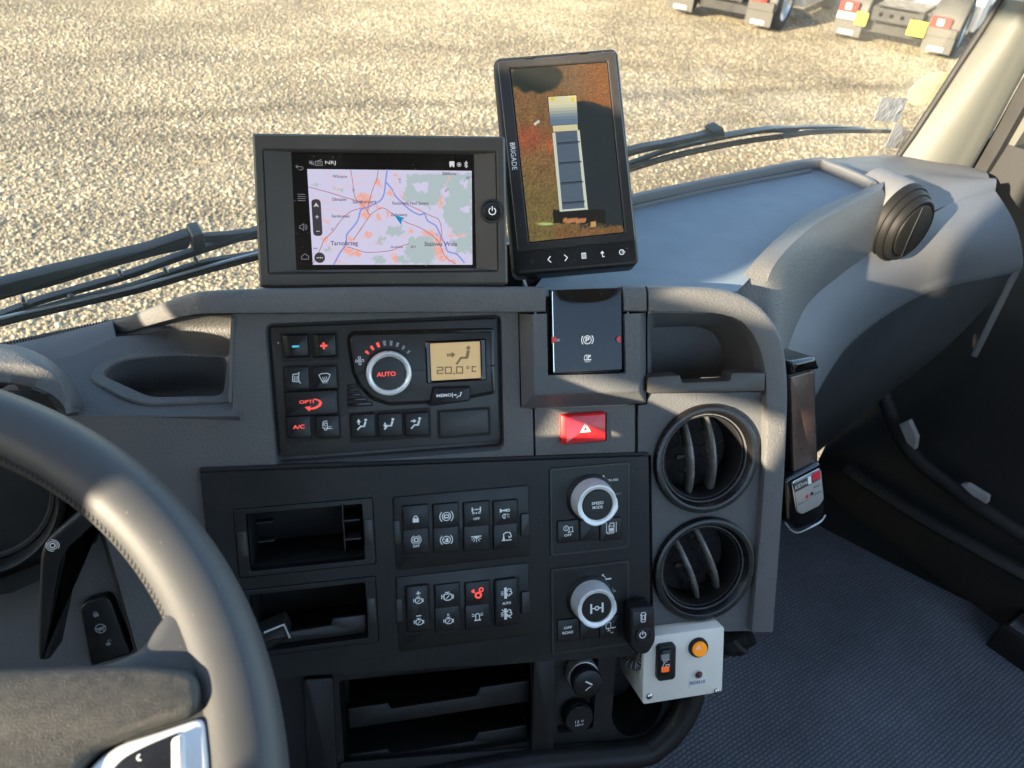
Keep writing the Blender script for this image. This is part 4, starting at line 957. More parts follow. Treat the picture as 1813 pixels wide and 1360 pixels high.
def mon_fn(s, tt):
    X = 134 + 102 * tt + (514 - 12 * tt) * s; Y = 160 - 37 * s + tt * (923 - 16 * s)
    n1 = mnoise.noise((X * .022, Y * .018, 1)); n2 = mnoise.noise((X * .13, Y * .10, 5)); n3 = mnoise.noise((X * .35, Y * .22, 8)); n4 = mnoise.noise((X * .9, Y * .6, 2))
    c = Vector((132, 96, 62))
    c = c.lerp(Vector((168, 92, 38)), max(0, min(1, (X - 450) / 150)) * (1 if Y < 400 else 0))
    c = c.lerp(Vector((172, 74, 54)), max(0, 1 - ((X - 230) / 110) ** 2 - ((Y - 530) / 90) ** 2) * .9)
    c = c.lerp(Vector((196, 90, 48)), max(0, 1 - ((X - 345) / 30) ** 2 - ((Y - 560) / 80) ** 2) * .8)
    c = c.lerp(Vector((104, 100, 56)), max(0, min(1, (Y - 640) / 200)) * .85)
    c = c.lerp(Vector((120, 84, 50)), max(0, min(1, (Y - 960) / 60)) * (1 if X > 370 else 0))
    c *= 1 + .32 * n2 + .28 * n3 + .2 * n4 + .15 * n1
    c = c.lerp(Vector((118, 92, 60)) * (1 + .3 * n2 + .3 * n3 + .15 * n4), .38)
    dk = 1 - ((X - 270) / 150) ** 2 - ((Y - 200) / 95) ** 2 + .25 * n1
    if dk > 0: c = c.lerp(Vector((40, 48, 42)), min(1, dk * 3))
    se = 330 + (max(0, X - 500) / 168) ** 1.8 * 40 + 6 * n2
    if Y > se and X > 480 + .02 * Y and Y < 1000 + 25 * n1 + 30 * n2: c = Vector((36, 46, 50)) * (1 + .25 * n3 + .1 * n2)
    if Y > 912 and Y < 985 and X > 360 and X < 640: c = Vector((26, 28, 26))
    if 415 < X < 535 and 958 < Y < 982: c = Vector((176, 120, 80)) * (1 + .3 * n3)
    if 560 < X < 590 and 975 < Y < 1005: c = Vector((190, 150, 90))
    gl_ = max(0, 1 - ((X - 320) / 55) ** 2 - ((Y - 988) / 9) ** 2); c = c.lerp(Vector((170, 200, 120)), min(1, gl_ * 1.4))
    return lin(*[max(4, min(250, v)) for v in c])
image_grid(scr, MON, dp, .0005, mon_fn, 90, 160, 'camera_picture', 'camera_picture')
flat_emit('pic_cream', (196, 190, 150)); flat_emit('pic_blue', (84, 104, 124)); flat_emit('pic_slate', (80, 94, 108)); flat_emit('pic_dark', (24, 30, 38)); flat_emit('pic_yellow', (216, 190, 60)); flat_emit('pic_side', (190, 196, 180))
G2 = lambda X, Y: tuple(MON.px(*z(X, Y), .0006)[:2])
m = MB().fill([G2(330, 306), G2(484, 296), G2(498, 456), G2(344, 462)], .0006); m.build('picture_outline', 'pic_dark', scr, smooth=0)
for k in range(10):                                                       # cab roof shades from cream to blue in the picture itself
    a, b = k / 10, (k + 1) / 10; e0, e1 = 334 + 12 * a, 334 + 12 * b; r0_, r1_ = 484 + 10 * a, 484 + 10 * b
    cn = 'pic_roof_%d' % k; f_ = min(1, max(0, (a - .25) / .5)); flat_emit(cn, tuple(p_ + (q_ - p_) * f_ for p_, q_ in zip((206, 200, 164), (96, 116, 134))))
    m = MB().fill([G2(e0, 308 + 152 * a), G2(r0_, 299 + 154 * a), G2(r1_, 299 + 154 * b), G2(e1, 308 + 152 * b)], .0007); m.build('picture_cab', cn, scr, smooth=0)
for X in (356, 464):
    m = MB().fill([G2(X - 10, 310), G2(X + 14, 308), G2(X + 8, 330), G2(X - 8, 332)], .0008); m.build('picture_lamp', 'pic_yellow', scr, smooth=0)
m = MB().fill([G2(358, 462), G2(490, 454), G2(494, 486), G2(362, 494)], .0007); m.build('picture_body', 'pic_cream', scr, smooth=0)
m = MB().fill([G2(356, 500), G2(500, 486), G2(546, 908), G2(398, 922)], .0007); m.build('picture_body', 'pic_slate', scr, smooth=0)
m = MB().fill([G2(356, 500), G2(372, 498), G2(410, 912), G2(396, 922)], .0008); m.fill([G2(488, 487), G2(502, 485), G2(546, 905), G2(530, 908)], .0008); m.fill([G2(396, 912), G2(546, 900), G2(548, 910), G2(398, 922)], .00085); m.build('picture_rail', 'pic_side', scr, smooth=0)
m = MB()
for Y in (549, 655, 762, 868): m.line([G2(380 + (Y - 500) * .085, Y + 7), G2(498 + (Y - 500) * .085, Y - 3)], .0008, .0009); m.line([G2(381 + (Y - 500) * .085, Y + 14), G2(499 + (Y - 500) * .085, Y + 4)], .0004, .0009)
m.build('picture_line', 'pic_dark', scr, smooth=0)
m = MB().fill([G2(256, 450), G2(284, 430), G2(290, 442), G2(262, 462)], .0008); m.build('picture_mark', 'pic_side', scr, smooth=0)
text(t, MON, 'BRIGADE', *z(149, 625), 9, .0019, 'white_print', width=49, rot=-math.pi / 2)
MWT = .0004
for X, Y, it in ((340, 1177, [('l', [(.45, 1), (-.45, 0), (.45, -1)], .34)]), (430, 1168, [('l', [(-.45, 1), (.45, 0), (-.45, -1)], .34)]),
                 (525, 1157, [('l', [(-.7, .9), (.7, .9), (.7, -.9), (-.7, -.9), (-.7, .9)], .2), ('f', [(-.7, .45), (.7, .45), (.7, .9), (-.7, .9)]), ('l', [(-.35, .2), (-.35, -.7)], .2), ('l', [(0, .2), (0, -.7)], .2), ('l', [(.35, .2), (.35, -.7)], .2)]),
                 (624, 1148, [('l', [(.6, -.9), (0, -.9), (0, .5)], .3), ('f', [(-.7, .2), (0, 1.1), (.7, .2)])]),
                 (728, 1138, [('c', 0, 0, .8, 30, 330, .3), ('l', [(.1, 0), (1.1, 0)], .3)])):
    icon(t, MON, *z(X, Y), 5.2, MWT, it, 'lit_white')
c = MON.px(*z(250, 1188), .0004); m = MB().slab(rrect(c.x - .0015, c.x + .0015, c.y - .0022, c.y + .0022, .0004), -.001, .0004, 0); m.build('sensor_window', 'unit_black', t)
c = MON.px(*z(200, 1192), .0004); m = MB().slab(circ(c.x, c.y, .0007, 12), -.001, .0004, 0); m.build('light_sensor', 'deep_black', t)
a = [MON.loc(P.wld(P.px(x, y, -.05))) for x, y in ((925, 480), (996, 478), (996, 520), (930, 520))]
m = MB().add([*a, *[v + Vector((0, 0, -.02)) for v in a]], [(3, 2, 1, 0), (4, 5, 6, 7), (0, 1, 5, 4), (1, 2, 6, 5), (2, 3, 7, 6), (3, 0, 4, 7)]); m.build('mount_arm', 'matte_black', t, smooth=0)
for X, Y in ((232, 96), (522, 70), (340, 1125), (630, 1092)):
    c = MON.px(*z(X, Y), .0018); m = MB().slab(rrect(c.x - .0036, c.x + .0036, c.y - .0006, c.y + .0006, .0003), .0, .0019, 0); m.build('catch', 'deep_black', t)
p_ = [MON.loc(P.wld(P.px(x, y, -.045))) for x, y in ((921, 478), (926, 490), (934, 512))]
m = MB().tube(spline(p_, 4), .0011, 8); m.build('cable', 'white_print', t)

# ------------------------------------------------------------------ climate unit
WC = -.004
t = thing('climate_control_unit', 'black climate control unit with a silver ringed AUTO dial and amber display', 'climate control', P, P.px(684, 786, -.01))
z = Zm(460, 560, 3.941)
a = rect_px(P, 479, 580, 885, 781, WC)
m = MB().slab(rrect(*a, .002), -.011, WC, .0008); m.build('faceplate', 'unit_black', t)
def ring_gap(t_, X0, Y0, X1, Y1, w, mt='deep_black', g=.0011):
    b = rect_px(P, *z(X0, Y0), *z(X1, Y1), w); m = MB().slab(rrect(b[0] - g, b[1] + g, b[2] - g, b[3] + g, .0015), w - .002, w + .0002, 0); return m.build('button_well', mt, t_)
# temperature keys with bright bevelled flanks
ring_gap(t, 150, 122, 545, 292, WC)
for (X0, Y0, X1, Y1), sym, mt, bend in (((152, 128, 350, 290), [('l', [(-1, 0), (1, 0)], .7)], 'lit_cyan', 1), ((358, 126, 543, 288), [('l', [(-1, 0), (1, 0)], .75), ('l', [(0, -1), (0, 1)], .75)], 'lit_red', 0)):
    b = rect_px(P, *z(X0, Y0), *z(X1, Y1), WC + .004); o = rrect(b[0] + .0003, b[1] - .0003, b[2] + .0003, b[3] - .0003, .001)
    top = rrect(b[0] + (.0034 if bend else .0040), b[1] - .0012, b[2] + .0016, b[3] - .0010, .0014)
    m = MB().rings([[(p[0], p[1], WC - .002) for p in o], [(p[0], p[1], WC + .0012) for p in o], [(p[0], p[1], WC + .0036) for p in top], [(p[0] * .999 , p[1] * .999, WC + .0040) for p in inset(top, .0007)]]); bt = m.build('temperature_key', 'button_black', t)
    X, Y = (250, 211) if bend else (446, 206)
    icon(bt, P, *z(X, Y), 5, WC + .0043, sym, mt)
defrost_f = [('l', [(-.9, .55), (-.45, .8), (.45, .8), (.9, .55), (.45, -.5), (-.45, -.5), (-.9, .55)], .12)] + [('l', [(k, -.85), (k - .1, -.5), (k + .05, -.2), (k - .05, .2)], .1) for k in (-.28, .02, .32)]
defrost_m = [('l', [(.45, .95), (.45, .75), (-.55, .65), (-.65, -.5), (.5, -.65)], .13), ('l', [(.45, 1), (.35, .2), (.35, -.5), (.6, -.95)], .12)] + [('l', [(k, .35), (k + .07, .1), (k - .05, -.15), (k + .02, -.4)], .09) for k in (-.35, -.08, .18)]
truck_ic = [('l', [(-.7, -.35), (-.6, .6), (-.4, .85), (.1, .9), (.15, -.55)], .13), ('l', [(-.7, -.35), (-.45, -.45)], .13), ('c', -.2, -.6, .22, 0, 360, .13), ('l', [(.05, -.6), (1, -.55)], .13), ('l', [(.15, -.3), (.8, -.2)], .1), ('c', -.2, .25, .25, 30, 300, .12)]
ring_gap(t, 165, 352, 548, 512, WC); ring_gap(t, 172, 530, 550, 682, WC); ring_gap(t, 180, 700, 562, 848, WC)
bt = button(t, P, *z(166, 352), *z(352, 510), WC - .002, WC + .0026); icon(bt, P, *z(256, 432), 11, WC + .0029, defrost_m)
bt = button(t, P, *z(362, 350), *z(546, 508), WC - .002, WC + .0026); icon(bt, P, *z(453, 432), 11, WC + .0029, defrost_f)
bt = button(t, P, *z(173, 530), *z(549, 682), WC - .002, WC + .0026)
text(bt, P, 'OPTI', *z(326, 597), 6.5, WC + .0029, 'lit_red', width=26, bold=.03)
icon(bt, P, *z(372, 608), 16, WC + .0029, [('f', [(.1, .55), (.55, .45), (.9, .25), (1.0, .0), (.85, -.35), (.45, -.6), (0, -.72), (-.4, -.7), (-.4, -.5), (0, -.45), (.4, -.3), (.65, -.05), (.68, .12), (.5, .3), (.1, .42)]), ('f', [(-.95, -.38), (-.3, -.28), (-.45, -.95)])], 'lit_red')
bt = button(t, P, *z(181, 700), *z(364, 848), WC - .002, WC + .0026); text(bt, P, 'A/C', *z(271, 772), 7.5, WC + .0029, 'lit_red', width=21, bold=.035)
bt = button(t, P, *z(380, 697), *z(563, 845), WC - .002, WC + .0026); icon(bt, P, *z(466, 764), 10, WC + .0029, truck_ic)
# dial plate
dial = rpoly(poly_px(P, [z(602, 150), z(640, 105), z(1640, 82), z(1645, 545), z(1490, 575), z(1180, 615), z(900, 630), z(780, 590), z(690, 500), z(640, 400)], WC + .003), .004, 6)
m = MB().slab(dial, WC - .001, WC + .0012, .0008); m.build('dial_surround', 'gloss_black', t)
di = inset(dial, .0028); m = MB().slab(di, WC, WC + .0030, .0012, 3); dpl = m.build('dial_plate', 'unit_black', t)
WD = WC + .003
m = MB().box(P.px(*z(640, 386), WD).x, P.px(*z(1640, 386), WD).x, P.px(*z(900, 390), WD).y, P.px(*z(900, 384), WD).y, WD - .001, WD + .00008); m.build('dial_seam', 'deep_black', t, smooth=0)
c = P.px(*z(898, 388), WD); rr = 38.5 * .000487
prof = [(rr * 1.02, 0), (rr * 1.02, .004), (rr * 1.0, .0055), (rr * .985, .006)]
m = MB().lathe(prof, tuple(c), 48, False); kb = m.build('dial', 'satin_black', t)
m = MB().lathe([(rr * .99, .005), (rr * .985, .0085), (rr * .95, .0100), (rr * .88, .0104), (rr * .78, .0096), (rr * .735, .0086), (rr * .735, .004)], tuple(c), 56, False); m.build('dial_ring', 'silver', kb)
m = MB().lathe([(rr * .735, .004), (rr * .72, .0092), (rr * .70, .0100), (rr * .4, .0102), (.0003, .0103)], tuple(c), 48); m.build('dial_cap', 'button_black', kb)
text(kb, P, 'AUTO', *z(882, 404), 8.5, WD + .0106, 'lit_red', width=34, bold=.03)
for k in range(9):
    an = R_(150 - 13.2 * k); X, Y = 895 + 195 * math.cos(an) * 1.02, 395 - 208 * math.sin(an); sz = 3.0 + 2.4 * (1 - abs(k - 3.6) / 6)
    c_ = 'lit_red' if k < 4 else 'grey_print'
    if k == 0: continue
    icon(dpl, P, *z(X, Y), sz, WD + .0003, [('f', [(-.42, -.9), (.42, -.9), (.55, .9), (-.55, .9)])], c_, name='fan_bar', rot=an - math.pi / 2)
fan = []
for k in range(4):
    a_ = k * math.pi / 2
    fan.append(('l', [(math.cos(a_ + d_) * r_, math.sin(a_ + d_) * r_) for d_, r_ in ((0, .15), (-.35, .5), (-.25, .95), (.25, 1.0), (.45, .75), (.1, .2))], .16))
icon(dpl, P, *z(697, 311), 7.5, WD + .0003, fan, name='fan_symbol')
b = rect_px(P, *z(1152, 175), *z(1582, 444), WD); bo = rrect(*b, .001, 4); lc = rect_px(P, *z(1186, 190), *z(1542, 430), WD); li = rrect(*lc, .0008, 4)
m = MB().frame(bo, li, WD - .0008, WD + .0022, .001); m.build('display_bezel', 'gloss_black', t)
b2 = rect_px(P, *z(1545, 180), *z(1580, 440), WD + .002)
m = MB().slab(li, WD - .0006, WD + .0003, 0); lcd = m.build('display', 'lcd_amber', t)
LW = WD + .0005
icon(lcd, P, *z(1422, 272), 16, LW, [('d', .55, .78, .22), ('l', [(.52, .38), (.38, -.18)], .36), ('l', [(.34, -.3), (-.3, -.28)], .24), ('l', [(-.3, -.28), (-.78, -.9)], .24)], 'lcd_ink')
icon(lcd, P, *z(1334, 270), 8, LW, [('f', [(.2, .7), (1, 0), (.2, -.7)]), ('f', [(-.1, .35), (.2, .35), (.2, -.35), (-.1, -.35)]), ('f', [(-.5, .35), (-.2, .35), (-.2, -.35), (-.5, -.35)]), ('f', [(-.9, .35), (-.6, .35), (-.6, -.35), (-.9, -.35)])], 'lcd_ink')
seg = {'2': 'abged', '0': 'abcdef', 'C': 'adef'}
def digit(ch, X, Y, wd, h, m):
    s = {'a': [(-1, 1), (1, 1)], 'b': [(1, 1), (1, 0)], 'c': [(1, 0), (1, -1)], 'd': [(-1, -1), (1, -1)], 'e': [(-1, -1), (-1, 0)], 'f': [(-1, 0), (-1, 1)], 'g': [(-1, 0), (1, 0)]}
    for k in seg[ch]:
        (xa, ya), (xb, yb) = s[k]; f = .86
        m.line([tuple(P.px(*z(X + xa * wd * f, Y - ya * h * f), LW)[:2]), tuple(P.px(*z(X + xb * wd * f, Y - yb * h * f), LW)[:2])], .0011, LW)
m = MB(); digit('2', 1258, 378, 22, 25, m); digit('0', 1316, 377, 24, 25, m); digit('0', 1394, 375, 24, 25, m); digit('C', 1494, 368, 14, 19, m)
q = P.px(*z(1356, 400), LW); m.fill(circ(q.x, q.y, .0009, 10), LW); m.line([tuple(P.px(*z(1452 + 9 * math.cos(a_), 358 - 9 * math.sin(a_)), LW)[:2]) for a_ in [k * math.pi / 4 for k in range(9)]], .0007, LW)
m.build('temperature_digits', 'lcd_ink', lcd, smooth=0)
mo = rpoly(poly_px(P, [z(1212, 498), z(1466, 492), z(1466, 588), z(1184, 626)], WC + .005), .0015, 3)
m = MB().slab(inset(mo, -.0008), WC, WC + .0035, 0); m.build('button_well', 'deep_black', t)
m = MB().slab(mo, WC, WC + .0058, .0012); bt = m.build('memo_button', 'button_black', t)
text(bt, P, 'MEMO', *z(1286, 552), 5.6, WC + .0061, 'white_print', width=27, bold=.03)
seat = [('d', .6, .75, .24), ('l', [(.5, .35), (.3, -.25)], .34), ('l', [(.25, -.35), (-.3, -.3)], .26), ('l', [(-.3, -.3), (-.85, -.85)], .26)]
icon(bt, P, *z(1392, 550), 5.5, WC + .0061, seat); icon(bt, P, *z(1354, 550), 4, WC + .0061, [('l', [(-.6, 1), (-.6, -1)], .3), ('l', [(-.1, 0), (.9, 0)], .35), ('f', [(.6, .5), (1.4, 0), (.6, -.5)])])
ring_gap(t, 628, 680, 1188, 836, WC)
for X0, Y0, X1, Y1, arrow in ((628, 684, 812, 843, [('f', [(-.95, .45), (-.6, 1.05), (-.25, .45)]), ('f', [(-.72, .0), (-.48, .0), (-.48, .45), (-.72, .45)])]), (818, 680, 1000, 838, [('f', [(-1.1, -.1), (-.75, -.75), (-.4, -.1)]), ('f', [(-.87, -.1), (-.63, -.1), (-.63, .25), (-.87, .25)])]), (1006, 675, 1186, 832, [('f', [(-.45, .75), (.05, .4), (-.45, .05)]), ('f', [(-.9, .5), (-.45, .5), (-.45, .3), (-.9, .3)])])):
    bt = button(t, P, *z(X0, Y0), *z(X1, Y1), WC - .002, WC + .0026); icon(bt, P, *z((X0 + X1) / 2 - 4, (Y0 + Y1) / 2 - 8), 10.5, WC + .0029, seat + arrow)
ring_gap(t, 1242, 662, 1604, 822, WC); button(t, P, *z(1246, 664), *z(1600, 820), WC - .002, WC + .0012, 'unit_black', name='blank_cover')
for k in range(5):
    xr = (680, 694, 712, 752, 790)[k]; m = MB().slab(rrect(*rect_px(P, *z(606, 472 + 33 * k), *z(xr, 494 + 33 * k), WC), .0004), WC - .001, WC + .0004, .0002); m.build('grille_slot', 'deep_black', t)
    m = MB().slab(rrect(*rect_px(P, *z(612, 478 + 33 * k), *z(xr - 12, 483 + 33 * k), WC), .0003), WC - .001, WC + .0009, .0002); m.build('grille_slat', 'gloss_black', t)
m = MB().slab(circ(*P.px(*z(128, 186), WC)[:2], .0008, 10), WC - .001, WC + .0002, 0); m.build('indicator', 'grey_print', t)

# ------------------------------------------------------------------ parking brake
t = thing('parking_brake_switch', 'glossy black parking brake lever with red arrows in a chamfered grey housing', 'brake lever', P, P.px(1035, 722, 0))
z = Zm(900, 490, 3.487); WF = .017
ho = poly_px(P, [z(66, 228), z(848, 222), z(850, 782), z(82, 814)], .001); hf = poly_px(P, [z(152, 232), z(815, 226), z(808, 706), z(160, 732)], WF)
hh = poly_px(P, [z(236, 60), z(722, 60), z(726, 598), z(244, 610)], WF)
hh_top = hf[1][1] + .0
m = MB()
ho3 = [Vector((*p, .001)) for p in ho]; hf3 = [Vector((*p, WF)) for p in hf]
inn = [Vector((hh[3][0], hh[3][1], WF)), Vector((hh[2][0], hh[2][1], WF))]
tl, tr_ = Vector((hh[0][0], hf[0][1], WF)), Vector((hh[1][0], hf[1][1], WF))
# front face as a U, chamfers left, bottom and right, walls of the opening
v = [*ho3, *hf3, tl, tr_, inn[0], inn[1]]
fcs = [(4, 7, 10, 8), (7, 6, 11, 10), (6, 5, 9, 11), (0, 3, 7, 4), (3, 2, 6, 7), (2, 1, 5, 6)]
m.add(v, [f for f in fcs]); m.add([tl, inn[0], inn[1], tr_, *[p + Vector((0, 0, -.035)) for p in (tl, inn[0], inn[1], tr_)]], [(0, 1, 5, 4), (1, 2, 6, 5), (2, 3, 7, 6)])
hb = m.build('housing', 'dash_grey_fine', t, smooth=0)
bv = hb.modifiers.new('soft_edges', 'BEVEL'); bv.width = .0012; bv.segments = 2; bv.limit_method = 'ANGLE'; bv.angle_limit = R_(20)
a = rect_px(P, *z(240, 40), *z(722, 604), .006); m = MB().box(a[0] - .002, a[1] + .002, a[2] - .001, a[3] - .012, -.012, .004); m.build('well', 'deep_black', t, smooth=0)
b = rect_px(P, *z(268, 84), *z(694, 568), .014); rows = []
for k in range(15):                                                        # lever plate, scooped towards its top edge
    t_ = k / 14; y = b[3] + (b[2] - b[3]) * t_; sc = .0022 * max(0, 1 - (t_ / .16)) ** 2
    rows.append([(b[0] + (b[1] - b[0]) * i / 12, y, .0135 + .003 * t_ - .002 * math.cos((i / 12 - .5) * math.pi) * max(0, 1 - t_ / .12)) for i in range(13)])
m = MB().shell(rows[::-1], (0, 0, -.01)); lv = m.build('lever', 'gloss_black', t, smooth=60)
m = MB().slab(rrect(b[0], b[1], b[2] - .0042, b[2] - .0004, .001), .004, .0135, .002); m.build('lever_chin', 'satin_black', t)
m = MB().tube([(b[0] + .0002, b[2] + .001, .0164), (b[0] + .0002, b[3] - .001, .0136)], .0007, 8); m.build('lever_edge', 'chrome', lv)
WI = .0168
icon(lv, P, *z(488, 390), 11, WI, [('c', 0, 0, .62, 0, 360, .13), ('c', 0, 0, .95, 140, 220, .15), ('c', 0, 0, .95, -40, 40, .15), ('l', [(-.22, -.32), (-.22, .32), (.15, .32), (.28, .18), (.15, .0), (-.2, .0)], .16)], 'lit_white')
icon(lv, P, *z(489, 502), 6.5, WI + .0005, [('l', [(-.85, -.4), (-.85, .3), (-.6, .75), (-.15, .75), (-.15, -.35)], .2), ('l', [(-.85, -.45), (.95, -.45)], .25), ('l', [(.2, -.2), (.2, .7), (.75, .7), (.75, .3), (.25, .3)], .22)], 'lit_white')
text(lv, P, 'TEST', *z(489, 524), 2.6, WI + .0006, 'lit_white', width=11)
m = MB().fill([tuple(P.px(*z(*p), WI)[:2]) for p in ((268, 369), (292, 372), (305, 390), (295, 400), (268, 414))], WI); m.build('red_arrow', 'red_mark', lv, smooth=0)
m = MB().fill([tuple(P.px(*z(*p), WI)[:2]) for p in ((303, 383), (318, 383), (318, 399), (298, 400))], WI + .0001); m.build('arrow_tip', 'grey_print', lv, smooth=0)
m = MB().fill([tuple(P.px(*z(*p), WI)[:2]) for p in ((692, 366), (676, 370), (665, 386), (676, 402), (692, 407))], WI); m.build('red_arrow', 'red_mark', lv, smooth=0)

# ------------------------------------------------------------------ hazard switch
t = thing('hazard_switch', 'bright red hazard warning switch with a white triangle', 'switch', P, P.px(1035, 782, 0))
a = rect_px(P, *z(330, 856), *z(606, 1018), .006)
m = MB().rings([[(p[0], p[1], -.008) for p in rrect(*a, .0015)], [(p[0], p[1], .0034) for p in rrect(*a, .0015)], [(p[0], p[1], .0056) for p in rrect(a[0] + .0035, a[1] - .0008, a[2] + .0008, a[3] - .0012, .0012)], [(p[0], p[1], .006) for p in rrect(a[0] + .0045, a[1] - .0014, a[2] + .0014, a[3] - .002, .0012)]])
bt = m.build('button', 'red_button', t)
icon(bt, P, *z(476, 934), 9, .0063, [('l', [(0, .9), (.95, -.75), (-.95, -.75), (0, .9)], .1), ('l', [(0, .42), (.52, -.5), (-.52, -.5), (0, .42)], .1)], 'white_print')
m = MB().frame(rrect(a[0] - .001, a[1] + .001, a[2] - .001, a[3] + .001, .0018), rrect(a[0] - .0001, a[1] + .0001, a[2] - .0001, a[3] + .0001, .0015), -.006, -.0003, .0001); m.build('well_edge', 'deep_black', t)

# ------------------------------------------------------------------ round vents
def vent(k, label, tilt, lean, spread):
    (cx, cy), rr = vh[k][0][:2], vh[k][1]
    t = thing('air_vent', label, 'air vent', P, (cx, cy, 0), 'round air vents on the console')
    c = (cx, cy, 0)
    m = MB().lathe([(rr, 0), (rr * 1.0, .003), (rr * .98, .0055), (rr * .93, .0066), (rr * .87, .0058), (rr * .82, .001), (rr * .80, -.002), (rr * .785, -.002), (rr * .775, -.004), (rr * .775, -.012)], c, 64, False); m.build('ring', 'vent_ring', t)
    m = MB().lathe([(rr * .78, -.004), (rr * .77, -.003), (rr * .75, -.0035), (rr * .745, -.006), (rr * .72, -.035), (.0002, -.036)], c, 48); m.f = [f for f in m.f if len(f) == 4]; m.add([(cx + rr * .72 * math.cos(q * .3), cy + rr * .72 * math.sin(q * .3), -.0355) for q in range(21)], [tuple(range(21))]); m.build('barrel', 'deep_black', t)
    # honeycomb behind the slats
    m = MB(); hs = .0088
    for i in range(-4, 5):
        for j in range(-4, 5):
            hx, hy = (i + .5 * (j % 2)) * hs * 1.732, j * hs * 1.5
            if math.hypot(hx, hy) > rr * .68: continue
            for q in range(3):
                a0, a1 = R_(90 + 60 * q), R_(150 + 60 * q)
                m.tube([(cx + hx + hs * math.cos(a0), cy + hy + hs * math.sin(a0), -.026), (cx + hx + hs * math.cos(a1), cy + hy + hs * math.sin(a1), -.026)], .0007, 4)
    m.build('honeycomb', 'matte_black', t, smooth=0)
    dx, dy = math.sin(tilt), math.cos(tilt)
    for s_ in (-1, 1):
        ox, oy = s_ * spread * dy, -s_ * spread * dx; hl = math.sqrt(max(1e-6, (rr * .75) ** 2 - spread ** 2))
        rows = []
        for q in range(13):
            u = -1 + q / 6; px_, py_ = cx + ox + dx * hl * u, cy + oy + dy * hl * u; w_ = -.004 - .012 * u * u
            rows.append([(px_ - dy * .0030 + lean * .0, py_ + dx * .0030, w_ - .002), (px_ - dy * .0024, py_ + dx * .0024, w_), (px_ - dy * .001, py_ + dx * .001, w_ + .0016), (px_ + dy * .001, py_ - dx * .001, w_ + .0016), (px_ + dy * .0024, py_ - dx * .0024, w_), (px_ + dy * .0014 , py_ - dx * .0014, w_ - .016), (px_ - dy * .0010, py_ + dx * .0010, w_ - .016)])
        m = MB().rings(rows, True, True); m.build('slat', 'vent_slat', t, smooth=50)
    m = MB().box(cx - spread * 2.0, cx - spread * .9, cy - .0016, cy + .0016, -.016, -.012); m.build('pivot', 'matte_black', t)
vent(0, 'upper round black air vent with two near-upright slats, below the open pocket', R_(-6), 0, .0115)
vent(1, 'lower round black air vent with two leaning slats, above the white box', R_(-22), 0, .0115)

